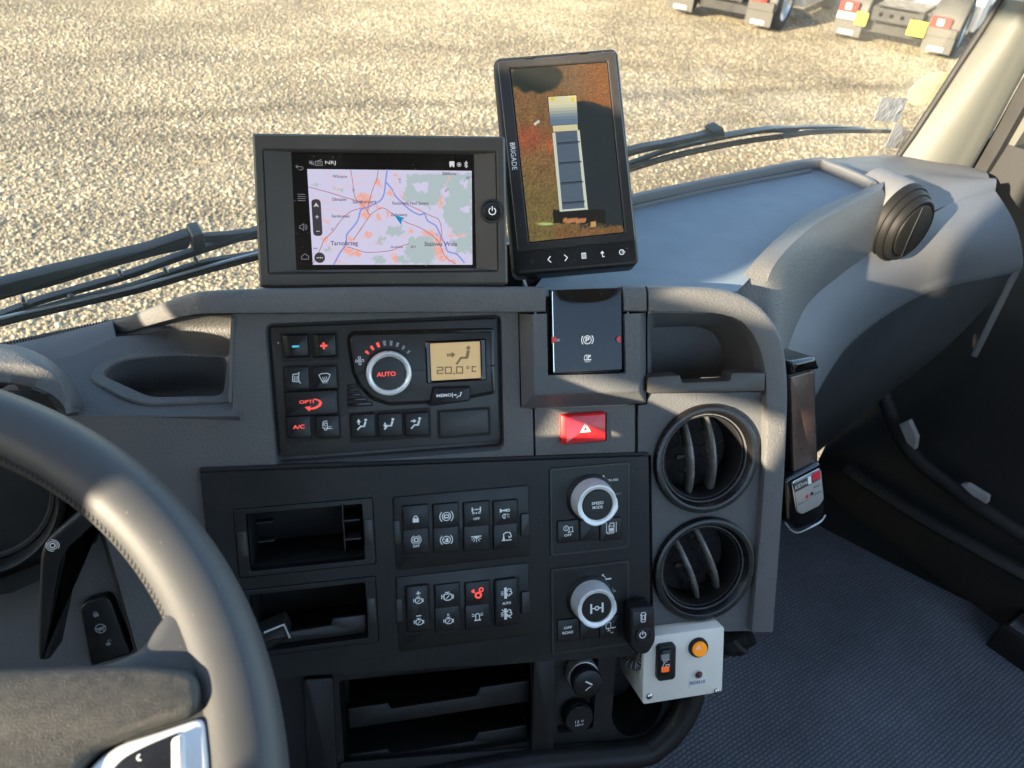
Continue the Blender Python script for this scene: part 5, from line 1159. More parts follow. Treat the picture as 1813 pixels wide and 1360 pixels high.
# ------------------------------------------------------------------ switch modules
z = Zm(680, 860, 4.689); WS = WP + .0010; WB = WP + .0030
arcs = [('c', 0, 0, .98, 135, 225, .14), ('c', 0, 0, .98, -45, 45, .14), ('c', 0, 0, .62, 0, 360, .13)]
I = {
 'lock': [('f', [(-.72, -.95), (.72, -.95), (.72, .12), (-.72, .12)]), ('c', 0, .2, .45, 0, 180, .22)],
 'bus': arcs + [('l', [(-.36, -.18), (-.3, .22), (.36, .22), (.36, -.18), (-.36, -.18)], .16), ('d', -.18, -.2, .13), ('d', .2, -.2, .13)],
 'diff': [('l', [(-.8, 1), (-.8, .25)], .26), ('l', [(.8, 1), (.8, .25)], .26), ('l', [(-.8, .62), (.8, .62)], .16), ('f', [(-.16, .62), (0, .85), (.16, .62), (0, .4)]), ('l', [(-.8, .05), (-.4, .05)], .14), ('l', [(.4, .05), (.8, .05)], .14), ('l', [(-.8, -.2), (-.4, -.2)], .14), ('l', [(.4, -.2), (.8, -.2)], .14), ('d', 0, -.12, .16)],
 'horn': [('f', [(-1, .95), (-.85, .95), (-.5, .7), (.35, .85), (.35, .35), (-.5, .5), (-.85, .25), (-1, .25)]), ('l', [(.3, .75), (.7, .75), (.7, .4), (.2, .4)], .14), ('c', -.1, -.45, .4, 90, 270, .14), ('l', [(-.1, -.05), (-.1, -.85)], .14), ('l', [(-.1, -.3), (.4, 0)], .1), ('l', [(.3, -.35), (.7, -.2)], .1), ('l', [(.3, -.6), (.7, -.7)], .1)],
 'gearring': [('c', 0, 0, .98, 115, 245, .12), ('c', 0, 0, .98, -65, 65, .12), ('c', 0, 0, .7, 0, 360, .12), ('c', 0, 0, .38, 0, 360, .2)],
 'truckring': arcs + [('f', [(-.15, -.3), (.3, -.3), (.3, .3), (0, .35)]), ('l', [(-.4, -.32), (.4, -.32)], .12), ('l', [(-.45, .2), (0, -.1)], .1)],
 'lamp': [('l', [(-1, .5), (1, .5)], .24), ('c', 0, .5, .42, 180, 360, .18), ('d', 0, .35, .25), ('l', [(-.55, .1), (-.95, -.1)], .15), ('l', [(-.35, -.15), (-.6, -.55)], .15), ('l', [(0, -.2), (0, -.7)], .15), ('l', [(.35, -.15), (.6, -.55)], .15), ('l', [(.55, .1), (.95, -.1)], .15)],
 'crane': [('l', [(-.9, -.75), (.9, -.75)], .18), ('f', [(-.8, -.7), (-.3, -.7), (-.5, .1), (-.7, .1)]), ('l', [(-.55, 0), (-.6, .55), (-.1, .85), (.65, .75), (.85, .2)], .2), ('l', [(.85, .3), (.9, -.1), (.55, -.3), (.4, .0)], .2)],
 'engine': [('l', [(-.45, .35), (.4, .35), (.75, .1), (.75, -.45), (.35, -.7), (-.2, -.7), (-.55, -.4), (-.55, .2), (-.45, .35)], .18), ('l', [(0, .4), (0, .6)], .2), ('l', [(-.3, .65), (.3, .65)], .16), ('l', [(-.55, 0), (-.9, 0)], .16), ('l', [(-.9, .3), (-.9, -.35)], .16), ('l', [(.75, -.2), (.95, -.2)], .16), ('l', [(.95, .15), (.95, -.5)], .16), ('l', [(.3, .05), (-.15, -.4)], .16)],
 'beacon': [('f', [(-.7, -.9), (.7, -.9), (.6, -.65), (-.6, -.65)]), ('c', 0, .25, .36, 0, 180, .18), ('l', [(-.36, .25), (-.36, -.6)], .18), ('l', [(.36, .25), (.36, -.6)], .18), ('l', [(-.6, .4), (-1.05, .6)], .14), ('l', [(-.6, .15), (-1.05, .15)], .14), ('l', [(.6, .4), (1.05, .6)], .14), ('l', [(.6, .15), (1.05, .15)], .14)],
 'filter': [('l', [(-.2, .9), (-.2, -.9)], .5), ('l', [(-1, .3), (-.6, .3)], .14), ('l', [(-1, 0), (-.6, 0)], .14), ('l', [(-1, -.3), (-.6, -.3)], .14), ('c', .5, .45, .32, -60, 200, .18), ('c', .65, -.05, .3, -120, 100, .18), ('c', .35, -.35, .25, 120, 330, .16)],
 'plus': [('l', [(-.8, 0), (.8, 0)], .5), ('l', [(0, -.8), (0, .8)], .5)], 'minus': [('l', [(-.9, 0), (.9, 0)], .5)], 'slash': [('l', [(-.8, .9), (.8, -.9)], .16)],
 'gears': [('c', .12, -.25, .42, 0, 360, .32), ('c', .6, .62, .3, 0, 360, .22), ('d', -.75, .45, .2), ('l', [(-.9, .55), (-.6, .75), (-.5, .2)], .22)],
}
def module(label, quad, cols, clipr, clipl):
    a = rect_px(P, *quad, WS)
    t = thing('switch_module', label, 'switch panel', P, ((a[0] + a[1]) / 2, a[2], WP), 'eight-key switch modules')
    m = MB().slab(rrect(a[0] - .0008, a[1] + .0008, a[2] - .0008, a[3] + .0008, .003), WP - .004, WP + .0001, 0); m.build('seam', 'deep_black', t)
    m = MB().slab(rrect(*a, .0025), WP - .003, WS, .0006); m.build('frame', 'button_black', t)
    for c_ in (clipr, clipl):
        b = rect_px(P, *c_, WS); m = MB().slab(rrect(*b, .0018), WP, WS + .0022 if c_ is clipr else WS + .0006, .0008); m.build('clip', 'unit_black', t)
    for x0, x1, cells in cols:
        b = rect_px(P, x0, cells[0][0], x1, cells[-1][1], WS); m = MB().slab(rrect(b[0] - .0006, b[1] + .0006, b[2] - .0006, b[3] + .0006, .0008), WS - .002, WS + .0002, 0); m.build('button_well', 'deep_black', t)
        for ya, yb, syms in cells:
            big = yb - ya > 60
            bt = button(t, P, x0, ya, x1, yb, WS - .002, WB + (.0012 if big else 0), bev=.0018 if big else .0010, r=.0032 if big else .0016, name='rocker' if big else 'button')
            for what, dx, dy, sz, mt in syms:
                xx, yy = (x0 + x1) / 2 + dx, (ya + yb) / 2 + dy; ww = WB + (.0016 if big else .0003)
                if what.isupper(): text(bt, P, what, xx, yy, sz, ww, mt, bold=.03, width=sz * .82 * len(what) * 1.02)
                else: icon(bt, P, xx, yy, sz, ww, I[what], mt, lw=.16)
    return t
W_ = 'white_print'
module('upper switch module with padlock, brake and lamp keys on the black plate', (695, 881, 938, 984),
       [(711, 761, [(896, 937, [('lock', 0, 2, 7.5, W_)]), (938, 980, [('gearring', 1, -3, 9, W_), ('OFF', 1, 8, 4.6, W_)])]), (765, 814, [(893, 934, [('bus', 1, 1, 12, W_)]), (935, 977, [('truckring', 1, 0, 11, W_)])]),
        (819, 868, [(890, 931, [('diff', 0, -3, 9, W_), ('OFF', 0, 8, 4.6, W_)]), (932, 974, [('lamp', 0, 1, 8.5, W_)])]), (872, 918, [(887, 928, [('horn', 0, 2, 10, W_)]), (929, 971, [('crane', 2, 0, 9, W_)])])], (921, 909, 937, 947), (696, 922, 710, 963))
module('lower switch module with engine, beacon and lit red gear keys', (700, 1023, 938, 1124),
       [(716, 763, [(1039, 1118, [('engine', 1, -16, 9, W_), ('plus', 1, -28, 4, W_), ('engine', 2, 22, 9, W_), ('minus', 2, 12, 4, W_)])]), (768, 816, [(1036, 1075, [('engine', 0, 0, 11, W_)]), (1076, 1115, [('engine', 2, 3, 9, W_), ('R', 2, -7, 4.4, W_)])]),
        (822, 869, [(1032, 1071, [('gears', 0, 0, 11, 'lit_red')]), (1072, 1111, [('beacon', 0, 0, 9, W_)])]), (874, 920, [(1027, 1107, [('filter', 0, -17, 9.5, W_), ('AUTO', 0, 1, 4.6, W_), ('filter', 0, 20, 9.5, W_), ('slash', 0, 20, 9.5, W_)])])], (922, 1047, 938, 1085), (700, 1061, 714, 1100))

# ------------------------------------------------------------------ rotary modules
KN = {'wave': [('l', [(-.95, .5), (-.9, -.3)], .14), ('l', [(-.95, .5), (-.6, .95), (.0, .95), (.05, -.1)], .14), ('l', [(-.9, -.3), (1, -.2)], .18), ('d', -.45, -.35, .2), ('d', .5, -.25, .18), ('c', -.3, -.95, .25, 20, 160, .13), ('c', .3, -1.05, .25, 200, 340, .13)],
      'lane': [('l', [(-1, 1), (-1, -1)], .14), ('l', [(1, 1), (1, -1)], .14), ('l', [(-.45, -.7), (-.5, .3), (-.2, .9), (.5, .9), (.55, .2), (.5, -.7), (-.45, -.7)], .16), ('l', [(-.45, .3), (.5, .3)], .14), ('f', [(-.35, -.6), (.4, -.6), (.4, -.1), (-.35, -.1)])],
      'truck_warn': [('c', -.5, .35, .5, 0, 360, .14), ('l', [(-.5, .6), (-.5, .2)], .14), ('l', [(.1, -.5), (.25, .5), (.85, .5), (.85, -.5)], .14), ('l', [(-.1, -.5), (1, -.5)], .16), ('d', .0, -.55, .15)],
      'axle': [('l', [(-1, .75), (-1, -.75)], .34), ('l', [(1, .75), (1, -.75)], .34), ('l', [(-1, 0), (-.35, 0)], .2), ('l', [(.35, 0), (1, 0)], .2), ('c', 0, 0, .32, 0, 360, .2)],
      'arrow': [('l', [(.8, -.8), (-.4, .4)], .3), ('f', [(-.9, .9), (.2, .9), (-.9, -.2)])]}
def rotary(label, quad, base, keys, cap, marks):
    a = rect_px(P, *quad, WS)
    t = thing('rotary_module', label, 'rotary switch', P, ((a[0] + a[1]) / 2, a[2], WP), 'rotary switch modules')
    m = MB().slab(rrect(a[0] - .0008, a[1] + .0008, a[2] - .0008, a[3] + .0008, .003), WP - .004, WP + .0001, 0); m.build('seam', 'deep_black', t)
    m = MB().frame(rrect(*a, .0028), inset(rrect(*a, .0028), .0022), WP - .003, WS + .0004, .0004); m.build('frame_edge', 'unit_black', t)
    m = MB().slab(inset(rrect(*a, .0028), .0021), WP - .003, WS, .0); m.build('frame', 'button_black', t)
    c = P.px(*base, WS); r = .0196
    m = MB().lathe([(r * 1.16, 0), (r * 1.13, .0016), (r * 1.05, .0026), (r * 1.0, .0026)], tuple(c), 48, False); m.build('dial_collar', 'satin_black', t)
    prof = [(1.0, .002), (1.0, .006), (.985, .010), (.955, .0155), (.945, .0185), (.93, .0196), (.86, .0198), (.72, .0184), (.705, .0176), (.70, .012)]
    n = 72; rr = []
    for q, (k, h) in enumerate(prof):
        ring = []
        for i in range(n):
            an = 2 * math.pi * i / n; kk = k
            if 1 <= q <= 5:
                for s_ in (100, 160, 20, -60, 220): kk *= 1 - .035 * math.exp(-(((math.degrees(an) - s_ + 180) % 360 - 180) / 5) ** 2)
            if 4 <= q <= 6: kk *= 1 + .05 * math.exp(-(((math.degrees(an) + 15 + 180) % 360 - 180) / 11) ** 2) + .04 * math.exp(-(((math.degrees(an) + 98 + 180) % 360 - 180) / 14) ** 2)
            ring.append((c.x + r * kk * math.cos(an), c.y + r * kk * math.sin(an), c.z + h))
        rr.append(ring)
    m = MB().rings(rr, False, False); kb = m.build('dial', 'silver', t)
    m = MB().lathe([(r * .70, .013), (r * .695, .0180), (r * .67, .0186), (r * .3, .0187), (.0003, .0187)], tuple(c), 40); cp = m.build('dial_cap', 'button_black', kb)
    tip = P.wld(c + Vector((0, 0, .0190))); 
    q = tip - CAM; cz = q.dot(fwd_w); tx, ty = CX + FPX * q.dot(right_w) / cz, CY + FPX * q.dot(down_w) / cz
    WT = WS + .0190
    if cap == 'axle': icon(kb, P, tx, ty, 10, WT, KN['axle'])
    else:
        text(kb, P, 'SPEED', tx, ty - 3.5, 5.2, WT, 'white_print', width=21, bold=.02); text(kb, P, 'MODE', tx, ty + 4, 5.2, WT, 'white_print', width=18, bold=.02)
    for k_, (x0, y0, x1, y1, kind, what) in enumerate(keys):
        b = rect_px(P, x0, y0, x1, y1, WS); m = MB().slab(rrect(b[0] - .0004, b[1] + .0004, b[2] - .0004, b[3] + .0004, .0008), WS - .002, WS + .0002, 0); m.build('button_well', 'deep_black', t)
        bt = button(t, P, x0, y0, x1, y1, WS - .002, WB if what else WS + .0012, gap=.0003)
        xx, yy = (x0 + x1) / 2, (y0 + y1) / 2
        if what == 'OFFROAD': text(bt, P, 'OFF', xx, yy - 5, 5, WB + .0003, W_, width=14.5, bold=.03); text(bt, P, 'ROAD', xx, yy + 3.5, 5, WB + .0003, W_, width=19, bold=.03)
        elif what:
            icon(bt, P, xx + 1, yy - (3 if kind else 0), 8.5, WB + .0003, KN[what])
            if kind: text(bt, P, 'OFF', xx, yy + 6.5, 4.4, WB + .0003, W_, width=13, bold=.03)
    for s_, x, y, h, wd, mt in marks:
        if s_ == 'arrow': icon(t, P, x, y, h, WS + .0004, KN['arrow'], mt)
        elif s_ in '+-': icon(t, P, x, y, h, WS + .0004, [('l', [(-1, 0), (1, 0)], .55)] + ([('l', [(0, -1), (0, 1)], .55)] if s_ == '+' else []), mt)
        else: text(t, P, s_, x, y, h, WS + .0004, mt, width=wd)
rotary('upper silver rotary SPEED MODE knob with CRUISE and LIMIT marks', (973, 830, 1114, 970), (1046, 882), [(986, 923, 1025, 959, 1, 'truck_warn'), (1026, 921, 1061, 956, 0, None), (1062, 919, 1101, 955, 1, 'lane')], 'text',
       [('arrow', 1070, 845, 3.6, 0, W_), ('CRUISE', 1084, 850, 3.8, 21, W_), ('LIMIT', 1091, 875, 3.8, 18, 'grey_print')])
rotary('lower silver rotary knob with an axle symbol and OFF ROAD key', (975, 1008, 1113, 1141), (1045, 1060), [(986, 1099, 1025, 1134, 0, 'OFFROAD'), (1026, 1096, 1060, 1130, 0, None), (1061, 1093, 1099, 1127, 0, 'wave')], 'axle',
       [('arrow', 1069, 1020, 3.6, 0, W_), ('-', 1077, 1025, 4.5, 0, W_), ('+', 1085, 1047, 4.5, 0, 'grey_print')])

# ------------------------------------------------------------------ sockets in the lower console
def socket(label, base, lighter):
    c = P.px(*base, -.012); t = thing('power_socket', label, 'socket', P, (c.x, c.y, -.012)); c = tuple(c)
    if lighter:
        m = MB().lathe([(.0155, 0), (.0155, .010), (.0148, .0115), (.0135, .012)], c, 36, False); m.build('collar', 'silver_side', t)
        m = MB().lathe([(.0135, .008), (.0142, .014), (.0142, .016), (.0128, .0165), (.0128, .0185), (.0148, .0190), (.0150, .0225), (.0138, .0250), (.012, .0258), (.0003, .0260)], c, 40); kb = m.build('lighter_knob', 'button_black', t)
    else:
        m = MB().lathe([(.0155, 0), (.0155, .006), (.0145, .0075), (.0135, .0075)], c, 36, False); m.build('collar', 'gloss_black', t)
        m = MB().lathe([(.0140, .004), (.0140, .0095), (.0130, .0108), (.0003, .0112)], c, 36); kb = m.build('cover', 'satin_black', t)
        m = MB().slab(rrect(c[0] - .005, c[0] + .005, c[1] + .010, c[1] + .014, .001), c[2] + .006, c[2] + .012, .0006); m.build('flap_tab', 'satin_black', t)
    return t, kb, c
t, kb, c = socket('black pop-out cigarette lighter with a silver collar in the lower console', (1027, 1186), True)
q = P.wld(Vector((c[0], c[1], c[2] + .0265))) - CAM; cz = q.dot(fwd_w); tx, ty = CX + FPX * q.dot(right_w) / cz, CY + FPX * q.dot(down_w) / cz
icon(kb, P, tx, ty, 9, c[2] + .0264, [('f', [(-.7, .75), (-.5, .95), (.8, .1), (.65, -.15)]), ('l', [(.4, -.35), (-.1, -.6), (-.6, -1)], .14)])
t, kb, c = socket('black capped 12 V power socket below the cigarette lighter', (1020, 1262), False)
q = P.wld(Vector((c[0], c[1], c[2] + .0115))) - CAM; cz = q.dot(fwd_w); tx, ty = CX + FPX * q.dot(right_w) / cz, CY + FPX * q.dot(down_w) / cz
text(kb, P, '12 V', tx, ty + 3, 5, c[2] + .0116, 'white_print', width=15); text(kb, P, '180W', tx, ty + 9, 3, c[2] + .0116, 'white_print', width=15)

# ------------------------------------------------------------------ monitor keypad
WK = .026
t = thing('monitor_keypad', 'small black keypad with car and power symbols hanging over the white box', 'keypad', P, P.px(1138, 1160, .01))
kp = rpoly(poly_px(P, [(1116, 1078), (1159, 1074), (1161, 1136), (1148, 1158), (1130, 1160), (1116, 1146)], WK), .004, 5)
m = MB().slab(kp, .009, WK, .002, 3); m.build('body', 'satin_black', t)
k2 = rrect(*rect_px(P, 1120, 1083, 1156, 1110, WK), .001); m = MB().slab(k2, WK - .002, WK + .0006, .0005); bt = m.build('button', 'button_black', t)
icon(bt, P, 1139, 1093, 8.5, WK + .0009, [('l', [(-.45, .75), (-.25, .98), (.25, .98), (.45, .75), (.45, -.8), (.25, -1), (-.25, -1), (-.45, -.8), (-.45, .75)], .16), ('l', [(-.3, .4), (.3, .4)], .14), ('l', [(-.25, .3), (-.25, -.5), (.25, -.5), (.25, .3)], .14), ('l', [(-.6, .5), (-.45, .55)], .14), ('l', [(.45, .55), (.6, .5)], .14)])
c = P.px(1138, 1124, WK); m = MB().lathe([(.0078, -.001), (.0078, .0005), (.0072, .0009), (.0068, .0004)], tuple(c), 32, False); m.lathe([(.0068, -.001), (.0067, .0007), (.005, .0009), (.0002, .0009)], tuple(c), 32); bt = m.build('power_button', 'button_black', t)
icon(bt, P, 1138, 1124, 6.5, WK + .0013, [('c', 0, -.05, .8, 125, 415, .26), ('l', [(0, .1), (0, 1)], .26)])
cab = spline([P.px(x, y, w) for x, y, w in ((1140, 1150, .012), (1139, 1164, .011), (1130, 1178, .008), (1116, 1176, .004), (1108, 1162, -.01))], 6)
m = MB().tube(cab, .0042, 12); m.build('cable', 'rubber', t)
m = MB()
for k in range(6, len(cab) - 2, 2): m.tube([cab[k].lerp(cab[k + 1], .1), cab[k].lerp(cab[k + 1], .6)], .0046, 12)
m.build('cable_marking', 'grey_print', t)

# ------------------------------------------------------------------ white control box
WX = .018
t = thing('control_box', 'white metal switch box with an amber button, screwed below the air vents', 'control box', P, P.px(1210, 1240, -.02))
bo = rpoly(poly_px(P, [(1139, 1124), (1276, 1107), (1279, 1231), (1145, 1243)], WX), .004, 5)
bo2 = rrect(*(lambda a: (a[0], a[1], a[2], a[3]))((min(p[0] for p in bo), max(p[0] for p in bo), min(p[1] for p in bo) + .003, max(p[1] for p in bo) - .003)), .003)
m = MB().slab(bo2, -.045, WX, .0012); m.build('case', 'white_box', t)
z = Zm(1090, 1050, 4.857)
a = rect_px(P, *z(345, 436), *z(496, 716), WX)
m = MB().slab(rrect(a[0], a[1], a[2], a[3], .004, 6), WX - .001, WX + .006, .002, 3); rk = m.build('rocker', 'satin_black', t)
b = rect_px(P, *z(388, 486), *z(466, 690), WX + .006); m = MB().slab(rrect(*b, .001), WX, WX + .0085, .001); m.build('rocker_face', 'button_black', rk)
c0 = rect_px(P, *z(398, 534), *z(462, 574), WX + .009); m = MB().slab(rrect(*c0, .0006), WX + .005, WX + .0088, 0); m.build('lens', 'grey_print', rk)
c0 = rect_px(P, *z(398, 640), *z(462, 678), WX + .009); m = MB().slab(rrect(*c0, .0012), WX + .005, WX + .0092, .0006); m.build('lens', 'orange_lens', rk)
icon(rk, P, *z(432, 608), 7, WX + .009, [('l', [(-.9, -.8), (-.4, .2), (-.6, .9)], .12), ('l', [(-.6, .8), (.9, .9)], .1), ('l', [(0, -.3), (.9, -.3)], .2), ('l', [(.05, -.3), (.0, -.7)], .15), ('l', [(.8, -.3), (.85, -.8)], .15), ('l', [(-.4, .2), (.3, .6)], .12)])
c = P.px(*z(706, 463), WX); r = .0098
m = MB().lathe([(r, 0), (r, .002), (r * .93, .0036), (r * .78, .0036), (r * .74, .002)], tuple(c), 40, False); m.build('lamp_ring', 'satin_black', t)
m = MB().lathe([(r * .74, .000), (r * .74, .0052), (r * .70, .0062), (r * .3, .0067), (.0002, .0068)], tuple(c), 40); lp = m.build('amber_button', 'amber_lens', t)
icon(lp, P, *z(714, 470), 4.4, WX + .0073, [('l', [(0, .9), (.95, -.75), (-.95, -.75), (0, .9)], .16), ('l', [(0, .3), (.45, -.45), (-.45, -.45), (0, .3)], .16)])
c = P.px(*z(707, 695), WX); r = .0042
m = MB().lathe([(r, 0), (r, .001), (r * .9, .002), (r * .7, .0012)], tuple(c), 28, False); m.build('lamp_ring', 'chrome', t)
m = MB().lathe([(r * .72, 0), (r * .66, .0025), (r * .4, .0042), (.0002, .0047)], tuple(c), 24); m.build('indicator_lamp', 'dark_red_lens', t)
a = rect_px(P, *z(632, 746), *z(779, 790), WX + .0005); m = MB().slab(rrect(*a, .0003), WX - .0005, WX + .0005, .0001); lb = m.build('name_label', 'white_paint', t)
text(lb, P, 'RIDELLE', *z(705, 767), 5.2, WX + .0007, 'dark_print', width=26.5, bold=.012)
for X, Y in ((288, 886), (868, 842)):
    c = P.px(*z(X, Y), WX); m = MB().lathe([(.0032, 0), (.0031, .0008), (.0022, .0016), (.0002, .0018)], tuple(c), 20); sc_ = m.build('screw', 'chrome', t)
    m = MB().box(c.x - .0022, c.x + .0022, c.y - .00025, c.y + .00025, WX + .0012, WX + .00195); m.box(c.x - .00025, c.x + .00025, c.y - .0022, c.y + .0022, WX + .0012, WX + .0019); m.build('screw_slot', 'dark_print', sc_, smooth=0)
# T-shaped knob on its right
t = thing('clamp_knob', 'black clamping knob at the right side of the white box', 'knob', P, P.px(1290, 1140, -.02))
pth = [P.px(1284, 1144, -.03), P.px(1296, 1138, -.02), P.px(1306, 1134, -.014), P.px(1326, 1122, -.008)]
m = MB().tube(spline(pth, 6), [.010] * 4 + [.013] * 5 + [.0145] * 5 + [.012] * 5, 9); m.build('knob', 'satin_black', t, smooth=25)
m = MB().tube([P.px(1280, 1128, -.03), P.px(1284, 1158, -.03)], .007, 10); m.build('shaft', 'matte_black', t)

# ------------------------------------------------------------------ handheld terminal on the console flank
TER = Frame(P.wld(P.px(1430, 850, -.035)), VX, VZ * math.cos(R_(16)) + VY * math.sin(R_(16)))
t = thing('remote_terminal', 'tall black remote terminal with a silver label plate, hung right of the console', 'terminal', TER, TER.px(1430, 935, -.01))
def tp(pts, w): return poly_px(TER, pts, w)
m = MB().slab(rpoly(tp([(1395, 664), (1444, 652), (1450, 826), (1404, 842)], -.004), .003), -.045, -.004, .003, 3); m.build('body', 'satin_black', t)
m = MB().slab(rpoly(tp([(1400, 668), (1441, 657), (1447, 826), (1406, 840)], -.002), .002), -.005, -.002, .001); m.build('front_plate', 'terminal_face', t)
m = MB().slab(rpoly(tp([(1395, 640), (1440, 630), (1446, 652), (1396, 664)], -.006), .004), -.045, -.002, .004, 3); m.build('top_cap', 'gloss_black', t)
m = MB().slab(rpoly(tp([(1390, 852), (1455, 818), (1461, 905), (1446, 925), (1412, 940), (1393, 925)], .004), .006, 5), -.045, .004, .003, 3); m.build('head', 'gloss_black', t)
lbp = rpoly(tp([(1404, 856), (1453, 831), (1458, 884), (1450, 895), (1420, 910), (1412, 906)], .0052), .003, 4); m = MB().slab(inset(lbp, -.0012), .002, .0048, .0004); m.build('label_frame', 'chrome', t)
m = MB().slab(lbp, .003, .0056, .0002); lb = m.build('label_plate', 'terminal_plate', t)
m = MB().slab(rpoly(tp([(1405, 858), (1452, 834), (1453, 848), (1408, 872)], .006), .001), .005, .0060, 0); m.build('label_band', 'bezel_brown', lb)
TWW = .0062
text(lb, TER, 'KSDrive', 1419, 858, 5, TWW, 'white_print', width=19)
m = MB().fill(tp([(1438, 839), (1452, 832), (1453, 846), (1439, 853)], TWW), TWW); m.build('red_field', 'red_mark', lb, smooth=0)
m = MB().fill(tp([(1430, 845), (1436, 842), (1437, 856), (1431, 858)], TWW), TWW); m.build('white_field', 'white_print', lb, smooth=0)
for x, y, mt in ((1429, 879, 'red_mark'), (1437, 874, 'dark_print')):
    c = TER.px(x, y, .0056); m = MB().lathe([(.0022, 0), (.002, .0006), (.0002, .0007)], tuple(c), 18); m.build('indicator', mt, lb)
for s_, x, y, wd in (('Ready', 1446, 861, 9), ('Charging', 1447, 873, 12), ('Power on', 1422, 889, 16)): text(lb, TER, s_, x, y, 2.4, .0059, 'dark_print', width=wd)
m = MB(); cur = [TER.px(x, y, .0) for x, y in ((1390, 925), (1400, 938), (1412, 943), (1430, 936), (1452, 924), (1461, 912))]
m.tube(spline(cur, 5), .0011, 8); m.build('edge_trim', 'silver_side', t)

# ------------------------------------------------------------------ side vent on the passenger side
SV = Frame(at_z(1617, 409, -.362), VX, VZ)
t = thing('side_air_vent', 'closed round dark air vent at the end of the duct before the right pillar', 'air vent', SV, (0, 0, 0))
r = .034
m = MB().lathe([(r * 1.60, -.075), (r * 1.58, -.036), (r * 1.53, -.026)], (0, 0, 0), 56, False); m.build('housing', 'side_grey', t)
m = MB().lathe([(r * 1.54, -.030), (r * 1.52, -.020), (r * 1.46, -.0165), (r * 1.40, -.0165), (r * 1.37, -.011), (r * 1.30, -.0085), (r * 1.24, -.0085), (r * 1.21, -.003), (r * 1.12, .0), (r * 1.04, -.001), (r * 1.0, -.005)], (0, 0, 0), 56, False); m.build('ring', 'side_vent_black', t)
m = MB().lathe([(r * 1.0, -.006), (r * .99, -.0005), (r * .96, .001), (r * .7, .0032), (.0003, .0045)], (0, 0, 0), 48); m.build('flap', 'side_vent_black', t)
m = MB(); 
for sgn in (1,):
    pts = []
    for k in range(17):
        y = -r * .97 + 2 * r * .97 * k / 16; pts.append((-.38 * r - .25 * r * math.cos(y / r * 1.5) + .25 * r, y, .0048 - .0035 * (y / r) ** 2))
    m.tube(pts, .0009, 6)
m.build('flap_seam', 'deep_black', t)

# ------------------------------------------------------------------ instrument hood and cluster
t = thing('instrument_cluster', 'hooded instrument cluster behind the steering wheel', 'instrument cluster', P, P.px(20, 900, -.02))
ho_ = [(-120, 606), (0, 609), (46, 617), (86, 636), (114, 660), (136, 691), (148, 716), (144, 730)]
hm = [(-120, 638), (0, 640), (52, 643), (88, 654), (106, 672), (118, 696), (126, 716), (128, 730)]
hl_ = [(-120, 676), (0, 679), (31, 682), (62, 688), (88, 698), (104, 708), (114, 720), (118, 732)]
w0 = .035
R0 = [P.px(x, y, w0 - .05) for x, y in ho_]; R1 = [P.px(x, y, w0) for x, y in hm]; R2 = [P.px(x, y, w0 + .002) for x, y in hl_]; R3 = [p + Vector((-.008, -.01, -.06)) for p in R2]
a0, a1, a2, a3 = (spline(q, 5) for q in (R0, R1, R2, R3))
rows = [[p.lerp(q, k / 5) + Vector((0, .005 * math.sin(math.pi * k / 5), .004 * math.sin(math.pi * k / 5))) for p, q in zip(a0, a1)] for k in range(6)]
rows += [[p.lerp(q, .1) + Vector((0, 0, .002)) for p, q in zip(a1, a2)], [p.lerp(q, .9) + Vector((0, 0, .002)) for p, q in zip(a1, a2)], a2, a3]
m = MB().loft(rows); m.build('hood', 'dash_grey_fine', t, smooth=55)
m = MB().plate(poly_px(P, [(-160, 690), (118, 700), (132, 750), (150, 900), (110, 1010), (20, 1050), (-160, 1080)], -.02), [], -.02, .01); m.build('cluster_back', 'matte_black', t)
c = P.px(-40, 872, -.018); rr = (P.px(120, 872, -.018) - c).length
m = MB().lathe([(rr * 1.03, -.004), (rr * 1.02, .012), (rr * .98, .016), (rr * .93, .013), (rr * .88, .002)], tuple(c), 64, False); m.build('gauge_ring', 'satin_black', t)
m = MB().lathe([(rr * .885, .001), (rr * .86, .0025), (rr * .82, .0025), (rr * .80, .0008)], tuple(c), 64, False); m.build('gauge_rim', 'bezel_brown', t)
m = MB().slab(circ(c.x, c.y, rr * .9, 48), c.z - .003, c.z + .0006, 0); m.build('gauge_face', 'matte_black', t)
m = MB().loft([[P.px(x, y, -.005) for x, y in ((118, 740), (138, 860), (135, 920), (60, 985), (0, 1010))], [P.px(x, y, -.034) for x, y in ((112, 740), (180, 930), (170, 960), (80, 1010), (0, 1040))]]); m.build('cluster_flank', 'gloss_black', t, smooth=60)
# column lock switch
c = P.px(180, 1110, -.03)
t = thing('column_lock_switch', 'dark switch with two padlocks and a wheel symbol beside the column', 'switch', P, tuple(c))
lk = rpoly(poly_px(P, [(140, 1078), (150, 1066), (188, 1056), (198, 1066), (232, 1160), (160, 1182)], -.024), .003); m = MB().slab(lk, -.036, -.0245, .0025, 3); lk_ = m.build('rocker', 'button_black', t)
icon(lk_, P, 169, 1087, 6.5, -.0240, I['lock'], 'grey_print', rot=.25); icon(lk_, P, 178, 1113, 10, -.0240, [('c', 0, 0, .9, 0, 360, .2), ('l', [(-.9, .1), (.9, .1)], .34), ('l', [(-.35, 0), (-.4, -.75)], .2), ('l', [(.35, 0), (.4, -.75)], .2), ('f', [(-.35, .2), (.35, .2), (.25, -.35), (-.25, -.35)])], 'grey_print', rot=.25)
icon(lk_, P, 190, 1138, 6.5, -.0240, [('f', [(-.5, -.95), (.7, -.95), (.7, -.1), (-.5, -.1)]), ('c', .7, .2, .45, 0, 180, .2), ('l', [(.3, .2), (.25, -.1)], .2)], 'grey_print', rot=.25)

